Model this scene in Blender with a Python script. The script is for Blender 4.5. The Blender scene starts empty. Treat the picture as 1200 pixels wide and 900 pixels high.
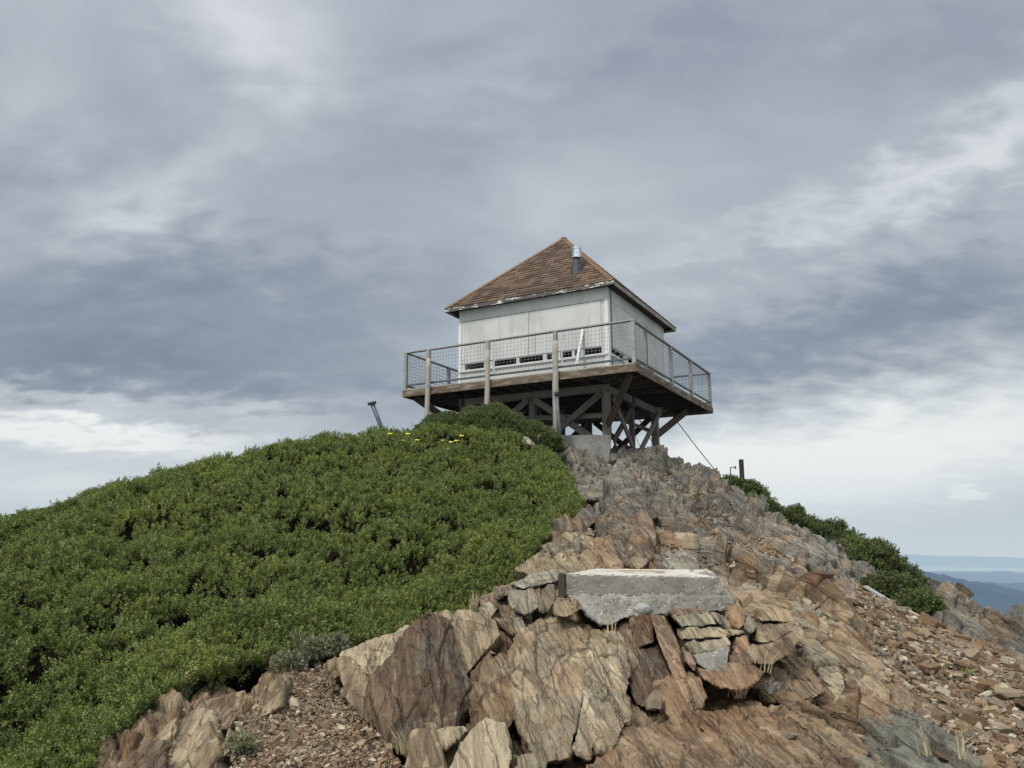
import bpy, bmesh, math, random
import numpy as np
from mathutils import Vector, Matrix, Quaternion

random.seed(7)
RNG = np.random.default_rng(11)
SC = bpy.context.scene
COL = SC.collection
R = math.radians

# ------------------------------------------------------------------ camera
F_PX, PITCH = 934.8, 0.2061          # focal length in 1200 px wide frame, upward tilt
cam = bpy.data.cameras.new('camera')
cam.sensor_width = 36.0
cam.lens = 36.0 * F_PX / 1200.0
cam.clip_start = 0.1
cam.clip_end = 400000.0
camo = bpy.data.objects.new('camera', cam)
camo.rotation_euler = (math.pi / 2 + PITCH, 0, 0)
COL.objects.link(camo)
SC.camera = camo
SC.view_settings.view_transform = 'Standard'
SC.view_settings.look = 'None'
SC.view_settings.exposure = 0
SC.view_settings.gamma = 1
SC.render.engine = 'CYCLES'
SC.cycles.max_bounces = 6
SC.cycles.diffuse_bounces = 3
SC.cycles.transparent_max_bounces = 8

CP, SP = math.cos(PITCH), math.sin(PITCH)


def ray(u, v):
    xc, yc = (u - 600) / F_PX, (450 - v) / F_PX
    return np.array([xc, CP - yc * SP, SP + yc * CP])


def pt(u, v, d):
    """world point on the ground plan at forward distance d, read off the survey photograph"""
    r = ray(u, v)
    return r * (d / r[1])


# ------------------------------------------------------------------ numpy noise
def _hash(ix, iy, iz, k=0):
    h = (ix.astype(np.uint32) * np.uint32(374761393) + iy.astype(np.uint32) * np.uint32(668265263)
         + iz.astype(np.uint32) * np.uint32(2147483647) + np.uint32((k * 1013904223 + 12345) & 0xffffffff))
    h = (h ^ (h >> np.uint32(13))) * np.uint32(1274126177)
    h = (h ^ (h >> np.uint32(16))) * np.uint32(2246822519)
    return h ^ (h >> np.uint32(15))


def h01(ix, iy, iz, k=0):
    return _hash(ix, iy, iz, k).astype(np.float32) / np.float32(4294967295.0)


def perlin(p, k=0):
    p = np.asarray(p, np.float32)
    i = np.floor(p).astype(np.int32)
    f = p - i
    u = f * f * f * (f * (f * 6 - 15) + 10)
    out = np.zeros(len(p), np.float32)
    for dx in (0, 1):
        for dy in (0, 1):
            for dz in (0, 1):
                ix, iy, iz = i[:, 0] + dx, i[:, 1] + dy, i[:, 2] + dz
                h = _hash(ix, iy, iz, k)
                gx = ((h & np.uint32(1023)).astype(np.float32) / 511.5 - 1)
                gy = (((h >> np.uint32(10)) & np.uint32(1023)).astype(np.float32) / 511.5 - 1)
                gz = (((h >> np.uint32(20)) & np.uint32(1023)).astype(np.float32) / 511.5 - 1)
                w = ((u[:, 0] if dx else 1 - u[:, 0]) * (u[:, 1] if dy else 1 - u[:, 1]) * (u[:, 2] if dz else 1 - u[:, 2]))
                out += w * (gx * (f[:, 0] - dx) + gy * (f[:, 1] - dy) + gz * (f[:, 2] - dz))
    return out


def fbm(p, oct=4, k=0, gain=0.5):
    p = np.asarray(p, np.float32)
    a, s, out = 1.0, 1.0, np.zeros(len(p), np.float32)
    for o in range(oct):
        out += a * perlin(p * s + 17.3 * o, k + o)
        a *= gain
        s *= 2.03
    return out


def worley(q, k=0, jit=0.95):
    """nearest feature: F1, F2-F1, cell key, offset from its centre"""
    q = np.asarray(q, np.float32)
    i0 = np.floor(q).astype(np.int32)
    n = len(q)
    f1 = np.full(n, 9e9, np.float32)
    f2 = np.full(n, 9e9, np.float32)
    key = np.zeros((n, 3), np.int32)
    off = np.zeros((n, 3), np.float32)
    for dx in (-1, 0, 1):
        for dy in (-1, 0, 1):
            for dz in (-1, 0, 1):
                c = i0 + np.array([dx, dy, dz], np.int32)
                h = _hash(c[:, 0], c[:, 1], c[:, 2], k)
                fx = np.stack([(h & np.uint32(1023)), (h >> np.uint32(10)) & np.uint32(1023), (h >> np.uint32(20)) & np.uint32(1023)], 1).astype(np.float32) / 1023.0
                d = q - (c + 0.5 + (fx - 0.5) * jit)
                dd = (d * d).sum(1)
                m = dd < f1
                f2 = np.where(m, f1, np.minimum(f2, dd))
                f1 = np.where(m, dd, f1)
                key[m] = c[m]
                off[m] = d[m]
    f1 = np.sqrt(f1)
    return f1, np.sqrt(f2) - f1, key, off


def frame_from_normal(n, along):
    n = np.array(n, float)
    n /= np.linalg.norm(n)
    a = np.array(along, float)
    a -= n * (a @ n)
    a /= np.linalg.norm(a)
    return np.array([n, a, np.cross(n, a)])


def sstep(a, b, x):
    t = np.clip((x - a) / (b - a), 0, 1)
    return t * t * (3 - 2 * t)


def plates(p, fr, size, k=0, amp=1.0, tilt=0.6, crack=0.3, cw=0.08):
    """angular fractured-rock relief: every cell of a stretched cell pattern is a tilted facet"""
    q = (p @ fr.T) / np.array(size)
    q = q + 0.09 * np.stack([perlin(q * 0.9 + 5, k + 3), perlin(q * 0.9 + 9, k + 4), perlin(q * 0.9 + 13, k + 5)], 1)
    f1, e, key, off = worley(q, k)
    o = h01(key[:, 0], key[:, 1], key[:, 2], k + 21) - 0.5
    g = np.stack([h01(key[:, 0], key[:, 1], key[:, 2], k + 22 + j) - 0.5 for j in range(3)], 1)
    d = (o + tilt * (g * off).sum(1) * 2) * (.15 + .85 * sstep(0, cw * 2.2, e))
    d = d - crack * (1 - sstep(0, cw, e))
    return amp * d, h01(key[:, 0], key[:, 1], key[:, 2], k + 31), e


# ------------------------------------------------------------------ object helpers
def tag(o, label=None, cat=None, group=None, kind=None):
    if label:
        o['label'] = label
    if cat:
        o['category'] = cat
    if group:
        o['group'] = group
    if kind:
        o['kind'] = kind
    return o


def link_mesh(name, me, m=None, parent=None, loc=None):
    o = bpy.data.objects.new(name, me)
    COL.objects.link(o)
    if m is not None and not me.materials:
        me.materials.append(m)
    if parent is not None:
        o.parent = parent
    if loc is not None:
        o.location = loc
    return o


def empty(name, loc=(0, 0, 0), rz=0, label=None, cat=None, group=None):
    o = bpy.data.objects.new(name, None)
    o.empty_display_size = 0.2
    o.location = loc
    o.rotation_euler = (0, 0, rz)
    COL.objects.link(o)
    return tag(o, label, cat, group)


def np_mesh(name, verts, faces, smooth=False):
    """verts (n,3), faces list of arrays (m,k)"""
    me = bpy.data.meshes.new(name)
    verts = np.asarray(verts, np.float32)
    fl = faces if isinstance(faces, list) else [faces]
    tot = np.concatenate([f.ravel() for f in fl]).astype(np.int32)
    lens = np.concatenate([np.full(len(f), f.shape[1], np.int32) for f in fl])
    starts = np.concatenate([[0], np.cumsum(lens)[:-1]]).astype(np.int32)
    me.vertices.add(len(verts))
    me.vertices.foreach_set('co', verts.ravel())
    me.loops.add(len(tot))
    me.loops.foreach_set('vertex_index', tot)
    me.polygons.add(len(lens))
    me.polygons.foreach_set('loop_start', starts)
    me.polygons.foreach_set('loop_total', lens)
    me.polygons.foreach_set('use_smooth', np.full(len(lens), smooth))
    me.update(calc_edges=True)
    return me


def attr(me, name, vals, dom='POINT'):
    a = me.attributes.new(name, 'FLOAT', dom)
    a.data.foreach_set('value', np.asarray(vals, np.float32))


def box_into(bm, c, s, rot=None, bev=0.0):
    g = bmesh.ops.create_cube(bm, size=1.0)
    vs = g['verts']
    M = Matrix.Translation(Vector(c)) @ (rot.to_4x4() if rot is not None else Matrix.Identity(4)) @ Matrix.Diagonal((*s, 1))
    bmesh.ops.transform(bm, matrix=M, verts=vs)
    if bev:
        es = set()
        for v in vs:
            es.update(v.link_edges)
        bmesh.ops.bevel(bm, geom=list(es), offset=bev, segments=1, affect='EDGES')


def bm_obj(name, bm, m, parent=None, smooth=False):
    me = bpy.data.meshes.new(name)
    bm.to_mesh(me)
    bm.free()
    if smooth:
        for p in me.polygons:
            p.use_smooth = True
    return link_mesh(name, me, m, parent)


def beam(name, p0, p1, w, h, m, parent=None, up=(0, 0, 1), bev=0.006, ext=0.0):
    """timber from p0 to p1: its length is local X, so the grain follows it"""
    p0, p1 = Vector(p0), Vector(p1)
    d = (p1 - p0)
    L = d.length + 2 * ext
    x = d.normalized()
    upv = Vector(up)
    if abs(x.dot(upv)) > 0.98:
        upv = Vector((0, 1, 0))
    y = upv.cross(x).normalized()
    z = x.cross(y)
    bm = bmesh.new()
    box_into(bm, (0, 0, 0), (L, w, h), bev=bev)
    o = bm_obj(name, bm, m, parent)
    rot = Matrix((x, y, z)).transposed().to_4x4()
    o.matrix_local = Matrix.Translation((p0 + p1) / 2) @ rot
    return o


def tube_mesh(path, radii, seg=10, cap=True):
    """swept round tube; path list of 3-vectors"""
    P = [Vector(p) for p in path]
    n = len(P)
    if not hasattr(radii, '__len__'):
        radii = [radii] * n
    vs, fs = [], []
    T = (P[1] - P[0]).normalized()
    a = Vector((0, 0, 1)) if abs(T.z) < 0.9 else Vector((1, 0, 0))
    X = T.cross(a).normalized()
    for i in range(n):
        T = ((P[min(i + 1, n - 1)] - P[max(i - 1, 0)])).normalized()
        X = (X - T * X.dot(T)).normalized()
        Y = T.cross(X)
        for k in range(seg):
            t = 2 * math.pi * k / seg
            vs.append(P[i] + (X * math.cos(t) + Y * math.sin(t)) * radii[i])
    for i in range(n - 1):
        for k in range(seg):
            a0, b0 = i * seg + k, i * seg + (k + 1) % seg
            fs.append((a0, b0, b0 + seg, a0 + seg))
    if cap:
        fs.append(tuple(reversed(range(seg))))
        fs.append(tuple(range((n - 1) * seg, n * seg)))
    return vs, fs


def tube(name, path, radii, m, parent=None, seg=10, smooth=True):
    vs, fs = tube_mesh(path, radii, seg)
    me = bpy.data.meshes.new(name)
    me.from_pydata([tuple(v) for v in vs], [], fs)
    if smooth:
        for p in me.polygons:
            p.use_smooth = len(p.vertices) == 4
    me.update()
    return link_mesh(name, me, m, parent)


# ------------------------------------------------------------------ material helpers
class NT:
    def __init__(self, tree):
        self.t = tree
        self.n = tree.nodes
        self.l = tree.links

    def set(self, sock, v):
        if isinstance(v, bpy.types.NodeSocket):
            self.l.new(v, sock)
        elif v is not None:
            if hasattr(sock.default_value, '__len__') and not hasattr(v, '__len__'):
                v = (v,) * len(sock.default_value)
            if hasattr(sock.default_value, '__len__') and len(sock.default_value) == 4 and len(v) == 3:
                v = (*v, 1)
            sock.default_value = v

    def node(self, typ, props=None, **ins):
        nd = self.n.new(typ)
        for k, v in (props or {}).items():
            setattr(nd, k, v)
        for k, v in ins.items():
            key = int(k[1:]) if k[0] == 'i' and k[1:].isdigit() else k.replace('_', ' ')
            self.set(nd.inputs[key], v)
        return nd

    def math(self, op, a, b=None, c=None, clamp=False):
        nd = self.node('ShaderNodeMath', {'operation': op, 'use_clamp': clamp}, i0=a)
        if b is not None:
            self.set(nd.inputs[1], b)
        if c is not None:
            self.set(nd.inputs[2], c)
        return nd.outputs[0]

    def vmath(self, op, a, b=None, scale=None):
        nd = self.node('ShaderNodeVectorMath', {'operation': op}, i0=a)
        if b is not None:
            self.set(nd.inputs[1], b)
        if scale is not None:
            self.set(nd.inputs['Scale'], scale)
        return nd.outputs['Value'] if op in ('DOT_PRODUCT', 'LENGTH') else nd.outputs[0]

    def mix(self, f, a, b, blend='MIX', clamp=False):
        nd = self.node('ShaderNodeMix', {'data_type': 'RGBA', 'blend_type': blend, 'clamp_result': clamp})
        self.set(nd.inputs[0], f)
        self.set(nd.inputs[6], a)
        self.set(nd.inputs[7], b)
        return nd.outputs[2]

    def noise(self, vec, scale, detail=4, rough=0.55, dist=0.0, lac=2.0):
        nd = self.node('ShaderNodeTexNoise', None, Vector=vec, Scale=scale, Detail=detail, Roughness=rough, Distortion=dist, Lacunarity=lac)
        return nd.outputs[0]

    def noisec(self, vec, scale, detail=3):
        return self.node('ShaderNodeTexNoise', None, Vector=vec, Scale=scale, Detail=detail).outputs[1]

    def voro(self, vec, scale, feature='F1', out=0, rand=1.0):
        nd = self.node('ShaderNodeTexVoronoi', {'feature': feature}, Vector=vec, Scale=scale, Randomness=rand)
        return nd.outputs[out]

    def mapping(self, vec, loc=(0, 0, 0), rot=(0, 0, 0), scale=(1, 1, 1)):
        return self.node('ShaderNodeMapping', None, Vector=vec, Location=loc, Rotation=rot, Scale=scale).outputs[0]

    def ramp(self, f, stops, interp='LINEAR'):
        nd = self.node('ShaderNodeValToRGB', None, Fac=f)
        cr = nd.color_ramp
        cr.interpolation = interp
        while len(cr.elements) > 1:
            cr.elements.remove(cr.elements[-1])
        for i, (p, c) in enumerate(stops):
            e = cr.elements[0] if i == 0 else cr.elements.new(p)
            e.position = p
            c = (c, c, c) if not hasattr(c, '__len__') else c
            e.color = (*c[:3], 1)
        return nd.outputs[0]

    def smooth(self, x, a, b, lo=0.0, hi=1.0):
        nd = self.node('ShaderNodeMapRange', {'interpolation_type': 'SMOOTHSTEP'}, i0=x, i1=a, i2=b, i3=lo, i4=hi)
        return nd.outputs[0]

    def obj(self):
        return self.node('ShaderNodeTexCoord').outputs['Object']

    def gen(self):
        return self.node('ShaderNodeTexCoord').outputs['Generated']

    def attr(self, name):
        return self.node('ShaderNodeAttribute', {'attribute_name': name}).outputs['Fac']

    def rand(self):
        return self.node('ShaderNodeObjectInfo').outputs['Random']

    def bump(self, h, strength=0.5, dist=0.01, normal=None):
        nd = self.node('ShaderNodeBump', None, Height=h, Strength=strength, Distance=dist)
        if normal is not None:
            self.set(nd.inputs['Normal'], normal)
        return nd.outputs[0]


def material(name):
    m = bpy.data.materials.new(name)
    m.use_nodes = True
    t = m.node_tree
    t.nodes.clear()
    n = NT(t)
    out = n.node('ShaderNodeOutputMaterial')
    b = n.node('ShaderNodeBsdfPrincipled')
    t.links.new(b.outputs[0], out.inputs[0])
    b.inputs['Roughness'].default_value = 0.85
    b.inputs['Specular IOR Level'].default_value = 0.25
    return m, n, b


def col(n, b, c, rough=None, normal=None, metal=None):
    n.set(b.inputs['Base Color'], c)
    if rough is not None:
        n.set(b.inputs['Roughness'], rough)
    if normal is not None:
        n.set(b.inputs['Normal'], normal)
    if metal is not None:
        n.set(b.inputs['Metallic'], metal)


def wood(name, dark, mid, light, weather=None, rough=0.85):
    m, n, b = material(name)
    o = n.obj()
    r = n.rand()
    o2 = n.vmath('ADD', o, n.node('ShaderNodeCombineXYZ', None, X=n.math('MULTIPLY', r, 37.0), Y=n.math('MULTIPLY', r, 11.0), Z=0.0).outputs[0])
    gr = n.noise(n.mapping(o2, scale=(1.2, 28, 28)), 1.0, 5, 0.6, 0.4)
    bl = n.noise(n.mapping(o2, scale=(1.5, 4, 4)), 1.0, 4, 0.6)
    c = n.ramp(gr, [(0.28, dark), (0.5, mid), (0.72, light)])
    c = n.mix(n.smooth(bl, 0.35, 0.7, 0.0, 0.55), c, dark)
    c = n.mix(0.35, c, n.ramp(r, [(0.0, dark), (0.5, mid), (1.0, light)]))
    if weather is not None:
        c = n.mix(n.smooth(n.noise(n.mapping(o2, scale=(2, 9, 9)), 1.3, 5, 0.65), 0.45, 0.65), c, weather)
    # knots and nail stains
    v = n.voro(n.mapping(o2, scale=(2.2, 7, 7)), 1.0)
    c = n.mix(n.smooth(v, 0.05, 0.16, 0.75, 0.0), c, tuple(x * 0.35 for x in dark))
    col(n, b, c, rough, n.bump(gr, 0.5, 0.004))
    return m


M = {}
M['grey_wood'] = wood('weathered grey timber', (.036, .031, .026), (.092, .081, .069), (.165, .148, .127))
M['brown_wood'] = wood('brown stained timber', (.045, .03, .021), (.105, .07, .047), (.18, .128, .09), (.17, .145, .118))
M['rust_wood'] = wood('red brown brace timber', (.032, .022, .016), (.068, .047, .034), (.112, .08, .058))
M['pale_wood'] = wood('peeled pale pole', (.19, .16, .13), (.31, .272, .228), (.40, .36, .31), (.25, .24, .22))
M['dark_wood'] = wood('dark old and shaded timber', (.018, .014, .011), (.04, .032, .026), (.075, .062, .05))
M['rail_wood'] = wood('grey brown rail timber', (.13, .125, .115), (.235, .228, .215), (.34, .33, .315))
M['board_wood'] = wood('bare sun bleached board', (.33, .26, .18), (.52, .44, .33), (.62, .55, .44))


def paint(name, base, dirt, amt=0.5, wood_under=None, peel=0.0, scale=1.0):
    m, n, b = material(name)
    o = n.obj()
    big = n.noise(o, 0.9 * scale, 5, 0.6)
    streak = n.noise(n.mapping(o, scale=(9, 9, 0.7)), 1.0, 4, 0.6)
    fine = n.noise(o, 40, 4, 0.6)
    c = n.mix(n.smooth(big, 0.35, 0.75, 0, amt), base, dirt)
    c = n.mix(n.smooth(streak, 0.5, 0.72, 0, amt), c, dirt)
    c = n.mix(n.smooth(fine, 0.55, 0.75, 0, 0.25), c, dirt)
    hgt = fine
    if wood_under is not None:
        pl = n.noise(n.mapping(o, scale=(1.5, 1.5, 9)), 1.4, 6, 0.7)
        f = n.smooth(pl, 0.62 - peel, 0.64 - peel)
        g = n.noise(n.mapping(o, scale=(2, 30, 30)), 1, 4)
        c = n.mix(f, c, n.mix(g, tuple(x * .5 for x in wood_under), wood_under))
        hgt = n.math('SUBTRACT', fine, f)
    col(n, b, c, 0.6, n.bump(hgt, 0.15, 0.004))
    return m


M['white_paint'] = paint('dull white paint', (.425, .422, .40), (.27, .265, .245), 0.6)
M['white_trim'] = paint('white trim paint', (.52, .525, .50), (.36, .365, .345), 0.4, (.3, .28, .25), -0.02)
M['peeling_fascia'] = paint('peeling fascia paint', (.62, .62, .59), (.36, .36, .34), 0.5, (.085, .072, .06), 0.19)
M['brown_fascia'] = wood('bare fascia timber', (.09, .07, .055), (.19, .155, .125), (.3, .26, .22), (.24, .23, .22))


def simple(name, c, rough=0.6, metal=0.0, var=0.3, scale=8, bump=0.1):
    m, n, b = material(name)
    o = n.obj()
    ns = n.noise(o, scale, 5, 0.6)
    cc = n.mix(n.smooth(ns, 0.3, 0.75), tuple(min(1, x * (1 + var)) for x in c), tuple(x * (1 - var) for x in c))
    col(n, b, cc, rough, n.bump(ns, bump, 0.004), metal)
    return m


M['black'] = simple('dark interior', (.006, .006, .006), 0.95)  # black standing in for unlit depth
M['wire'] = simple('galvanised wire', (.15, .155, .16), 0.5, 0.4)
M['steel'] = simple('bright galvanised steel', (.48, .49, .51), 0.28, 0.95, 0.25, 14)
M['dark_metal'] = simple('dark painted metal', (.03, .034, .042), 0.5, 0.2)
M['grey_metal'] = simple('grey metal', (.09, .095, .105), 0.5, 0.5)
M['cable'] = simple('dark steel cable', (.05, .052, .058), 0.5, 0.4)


def concrete(name, base, dark, pits=True, agg=0.6):
    m, n, b = material(name)
    o = n.obj()
    big = n.noise(o, 2.5, 6, 0.65)
    fine = n.noise(o, 45, 5, 0.7)
    c = n.mix(n.smooth(big, 0.3, 0.7), base, dark)
    c = n.mix(n.smooth(fine, 0.35, 0.7, 0, 0.45), c, tuple(x * 0.55 for x in dark))
    v = n.voro(o, 42)
    vc = n.voro(o, 42, out=1)
    sel = n.math('GREATER_THAN', n.node('ShaderNodeSeparateColor', None, Color=vc).outputs[0], 1 - agg)
    peb = n.math('MULTIPLY', n.smooth(v, 0.18, 0.34, 1, 0), sel)
    pc = n.ramp(n.node('ShaderNodeSeparateColor', None, Color=vc).outputs[1], [(0, (.16, .15, .14)), (.5, (.42, .4, .37)), (.85, (.6, .57, .52)), (1, (.34, .27, .2))])
    c = n.mix(n.math('MULTIPLY', peb, 0.8), c, pc)
    # rust and damp stains
    st = n.noise(n.mapping(o, scale=(2.5, 2.5, .9)), 1.3, 5, .65)
    c = n.mix(n.smooth(st, .58, .75, 0, .5), c, tuple(x * .45 for x in dark))
    h = n.math('ADD', n.math('MULTIPLY', fine, 0.7), n.math('MULTIPLY', peb, 0.6))
    col(n, b, c, 0.9, n.bump(h, 0.7, 0.006))
    return m


M['concrete'] = concrete('old grey concrete', (.30, .295, .28), (.2, .195, .185), agg=.25)
M['concrete_top'] = concrete('pale worn concrete', (.47, .45, .41), (.36, .34, .31), agg=.2)
M['concrete_rough'] = concrete('crumbling concrete with stones', (.25, .23, .195), (.13, .12, .102), agg=.45)
M['concrete_pier'] = concrete('stained pier concrete', (.23, .22, .205), (.12, .115, .105), agg=.3)


ROW = 0.1526


def shingle():
    m, n, b = material('brown asphalt shingles')
    uv = n.node('ShaderNodeTexCoord').outputs['UV']
    br = n.node('ShaderNodeTexBrick', {'offset': 0.5}, Vector=uv, Scale=1.0, Mortar_Size=0.008)
    br.inputs['Color1'].default_value = (0, 0, 0, 1)
    br.inputs['Color2'].default_value = (1, 1, 1, 1)
    br.inputs['Mortar'].default_value = (0.2, 0.2, 0.2, 1)
    br.inputs['Brick Width'].default_value = 0.26
    br.inputs['Row Height'].default_value = ROW
    br.inputs['Bias'].default_value = 0.0
    t = n.node('ShaderNodeSeparateColor', None, Color=br.outputs[0]).outputs[0]
    c = n.ramp(t, [(0, (.055, .033, .02)), (.4, (.088, .053, .032)), (.75, (.115, .070, .042)), (1, (.145, .09, .055))])
    o = n.obj()
    g = n.noise(o, 160, 3, .7)
    c = n.mix(n.smooth(g, .35, .7, 0, .55), c, (.06, .036, .024))
    bigv = n.noise(o, 1.3, 4, .6)
    c = n.mix(n.smooth(bigv, .45, .75, 0, .35), c, (.16, .12, .09))
    c = n.mix(n.math('MULTIPLY', br.outputs[1], .85), c, (.018, .012, .009))
    fr = n.math('FRACT', n.math('DIVIDE', n.node('ShaderNodeSeparateXYZ', None, Vector=uv).outputs[1], ROW))
    c = n.mix(n.math('MULTIPLY', n.smooth(fr, .42, .12, 0, .9), n.smooth(t, .75, .3, .35, 1)), c, (.014, .01, .008))  # shadow under each course painted as a dark band
    col(n, b, c, .95, n.bump(n.math('ADD', g, n.math('MULTIPLY', br.outputs[1], -2.0)), .5, .006))
    return m


M['shingle'] = shingle()

# ================================================================== FIRE LOOKOUT
YAW = -0.5052
E1 = np.array([math.cos(YAW), math.sin(YAW), 0.0])
E2 = np.array([-E1[1], E1[0], 0.0])
CTR = np.array([1.595, 23.0118, 0.0])
ZB = 2.5                                   # base height of the tower empty
HD = 3.411                                 # half deck
HC = 2.289                                 # half cab
ZD = 4.374                                 # deck surface


def wl(x, y, z):
    """tower plan -> world"""
    return CTR + E1 * x + E2 * y + np.array([0, 0, z])


def build_lookout():
    root = empty('fire_lookout', (CTR[0], CTR[1], ZB), YAW,
                 'grey white square lookout cabin with brown pyramid roof standing on a railed timber deck', 'lookout tower')

    def P(x, y, z):
        return (x, y, z - ZB)

    def bx(name, lo, hi, m, parent=root, bev=0.004):
        bm = bmesh.new()
        c = [(a + b) / 2 for a, b in zip(lo, hi)]
        s = [b - a for a, b in zip(lo, hi)]
        box_into(bm, (0, 0, 0), s, bev=bev)
        o = bm_obj(name, bm, m, parent)
        o.location = P(*c)
        return o

    # --- cab walls: four wall panels with the observation slits left open
    zt = 6.80
    slits_f = [(-2.077, -1.447), (-1.162, -.423), (-.335, .386), (.515, .659), (.911, 1.243), (1.325, 1.497), (1.611, 2.091)]
    slits_r = [(-2.15, -1.19), (-.9, .1), (.4, 1.2)]
    slits_b = [(-2.0, -1.0), (-.6, .5), (.9, 1.9)]
    sides = [(0, slits_f), (1, slits_r), (2, slits_b), (3, slits_b)]
    for k, sl in sides:
        c, s = [(1, 0), (0, 1), (-1, 0), (0, -1)][k]

        def T(a, o, z):
            # a along wall, o outward offset from centre plane
            # side 0: x=a,y=-o ; side 1: x=o,y=a ; ...
            if k == 0:
                return (a, -o, z - ZB)
            if k == 1:
                return (o, a, z - ZB)
            if k == 2:
                return (-a, o, z - ZB)
            return (-o, -a, z - ZB)

        def panel(bm, a0, a1, o0, o1, z0, z1, bev=0.0):
            p, q = T(a0, o0, z0), T(a1, o1, z1)
            lo = [min(i, j) for i, j in zip(p, q)]
            hi = [max(i, j) for i, j in zip(p, q)]
            box_into(bm, [(i + j) / 2 for i, j in zip(lo, hi)], [j - i for i, j in zip(lo, hi)], bev=bev)

        e = HC - (0.0 if k % 2 == 0 else 0.062)
        bm = bmesh.new()
        panel(bm, -e, e, HC - .06, HC, 6.43, zt)                     # head band
        panel(bm, -e, e, HC - .06, HC, 5.16, 6.43)                   # wall behind the shutters
        panel(bm, -e, e, HC - .06, HC, ZD, 5.0)                      # apron below the slits
        prev = -e
        for a0, a1 in sl + [(e, e)]:
            if a0 - prev > 0.01:
                panel(bm, prev, a0, HC - .06, HC, 5.0, 5.16)
            prev = a1
        w = bm_obj('cab_wall', bm, M['white_paint'], root)
        # shutters proud of the wall
        if k == 0:
            sh = [(-2.19, -.026), (-.018, 2.10)]
        elif k == 1:
            sh = [(-2.14, -.36), (-.35, 2.14)]
        else:
            sh = [(-2.14, -.01), (.01, 2.14)]
        for a0, a1 in sh:
            bm = bmesh.new()
            panel(bm, a0, a1, HC + .002, HC + .024, 5.185, 6.405, .004)
            s_ = bm_obj('shutter', bm, M['white_paint'], root)
            for q in range(4):
                bm = bmesh.new()
                aa = a0 + (a1 - a0) * (q + .5) / 4
                panel(bm, aa - .02, aa + .02, HC + .024, HC + .029, 6.385, 6.44, .002)
                bm_obj('hinge', bm, M['white_paint'], s_)
        # sill rail, apron cap and slit frame
        bm = bmesh.new()
        panel(bm, -e, e, HC + .002, HC + .055, 4.93, 4.985, .006)
        panel(bm, -e, e, HC + .002, HC + .02, 4.385, 4.50, .003)
        bm_obj('sill', bm, M['white_trim'], root)
        # drip strip over the seam
        bm = bmesh.new()
        panel(bm, -e, e, HC + .002, HC + .010, 6.414, 6.426, 0)
        bm_obj('drip_strip', bm, M['grey_wood'], root)
    # corner boards
    for sx in (-1, 1):
        for sy in (-1, 1):
            bm = bmesh.new()
            for (ax, ay) in ((.10, .02), (.02, .10)):
                lo = [HC - ax if ax > ay else HC + .002, HC - ay if ay > ax else HC + .002]
                if ax > ay:
                    box_into(bm, (sx * (HC - .05 + .012), sy * (HC + .012), 5.42 - ZB), (.10, .022, 2.0), bev=.003)
                else:
                    box_into(bm, (sx * (HC + .012), sy * (HC - .05 - .003), 5.42 - ZB), (.022, .10, 2.0), bev=.003)
            bm_obj('corner_board', bm, M['white_trim'], root)
    # dark conduit, and a raised black strip for the shade in the door gap
    bx('door_gap_shade', (HC + .026, .55, 5.2), (HC + .034, .62, 6.40), M['black'], bev=0)
    tube('conduit', [P(HC + .03, -HC + .16, 4.4), P(HC + .03, -HC + .16, 6.74)], .012, M['dark_metal'], root, 8)
    # black slabs added behind the slits: the unlit interior put into colour
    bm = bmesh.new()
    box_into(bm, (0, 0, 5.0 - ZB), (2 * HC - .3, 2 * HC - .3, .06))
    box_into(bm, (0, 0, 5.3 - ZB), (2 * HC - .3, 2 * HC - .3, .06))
    bm_obj('slit_backing', bm, M['black'], root)
    # leaning board and inner door frame on the deck near the front wall
    # --- roof: shingle courses as stepped strips, caps on the hips, soffit, fascia
    G = HC + .304
    ZE, ZA = 6.792, 9.379
    sl = (ZA - ZE) / G
    vs, fs, uvs = [], [], []
    ncourse = 24
    for k in range(4):
        ang = k * math.pi / 2
        ca, sa = math.cos(ang), math.sin(ang)
        for i in range(ncourse):
            t0, t1 = i / ncourse, min(1.0, (i + 1.12) / ncourse)
            lift0, lift1 = .022, .006
            y0, y1 = -G * (1 - t0), -G * (1 - t1)
            z0, z1 = ZE + (ZA - ZE) * t0, ZE + (ZA - ZE) * t1
            row = []
            for (x, y, z) in ((y0, y0, z0), (-y0, y0, z0), (-y1, y1, z1 + lift1), (y1, y1, z1 + lift1), (y0, y0, z0 + lift0), (-y0, y0, z0 + lift0)):
                row.append((x * ca - y * sa, x * sa + y * ca, z - ZB))
            b = len(vs)
            vs += row
            fs.append((b + 4, b + 5, b + 2, b + 3))
            fs.append((b, b + 1, b + 5, b + 4))
            slope = math.hypot(G, ZA - ZE)
            off = k * 3.37 + (0.037 * ((i * 7) % 5))
            uvs.append([(y0 + off, i * ROW + .004), (-y0 + off, i * ROW + .004), (-y1 + off, i * ROW + ROW - .004), (y1 + off, i * ROW + ROW - .004)])
            uvs.append([(y0 + off, i * ROW + .02), (-y0 + off, i * ROW + .02), (-y0 + off, i * ROW + .02), (y0 + off, i * ROW + .02)])
    me = bpy.data.meshes.new('roof')
    me.from_pydata(vs, [], fs)
    ul = me.uv_layers.new(name='UVMap')
    for p, uv in zip(me.polygons, uvs):
        for li, c in zip(p.loop_indices, uv):
            ul.data[li].uv = c
    roof = link_mesh('roof', me, M['shingle'], root)
    # hip caps
    bm = bmesh.new()
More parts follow.
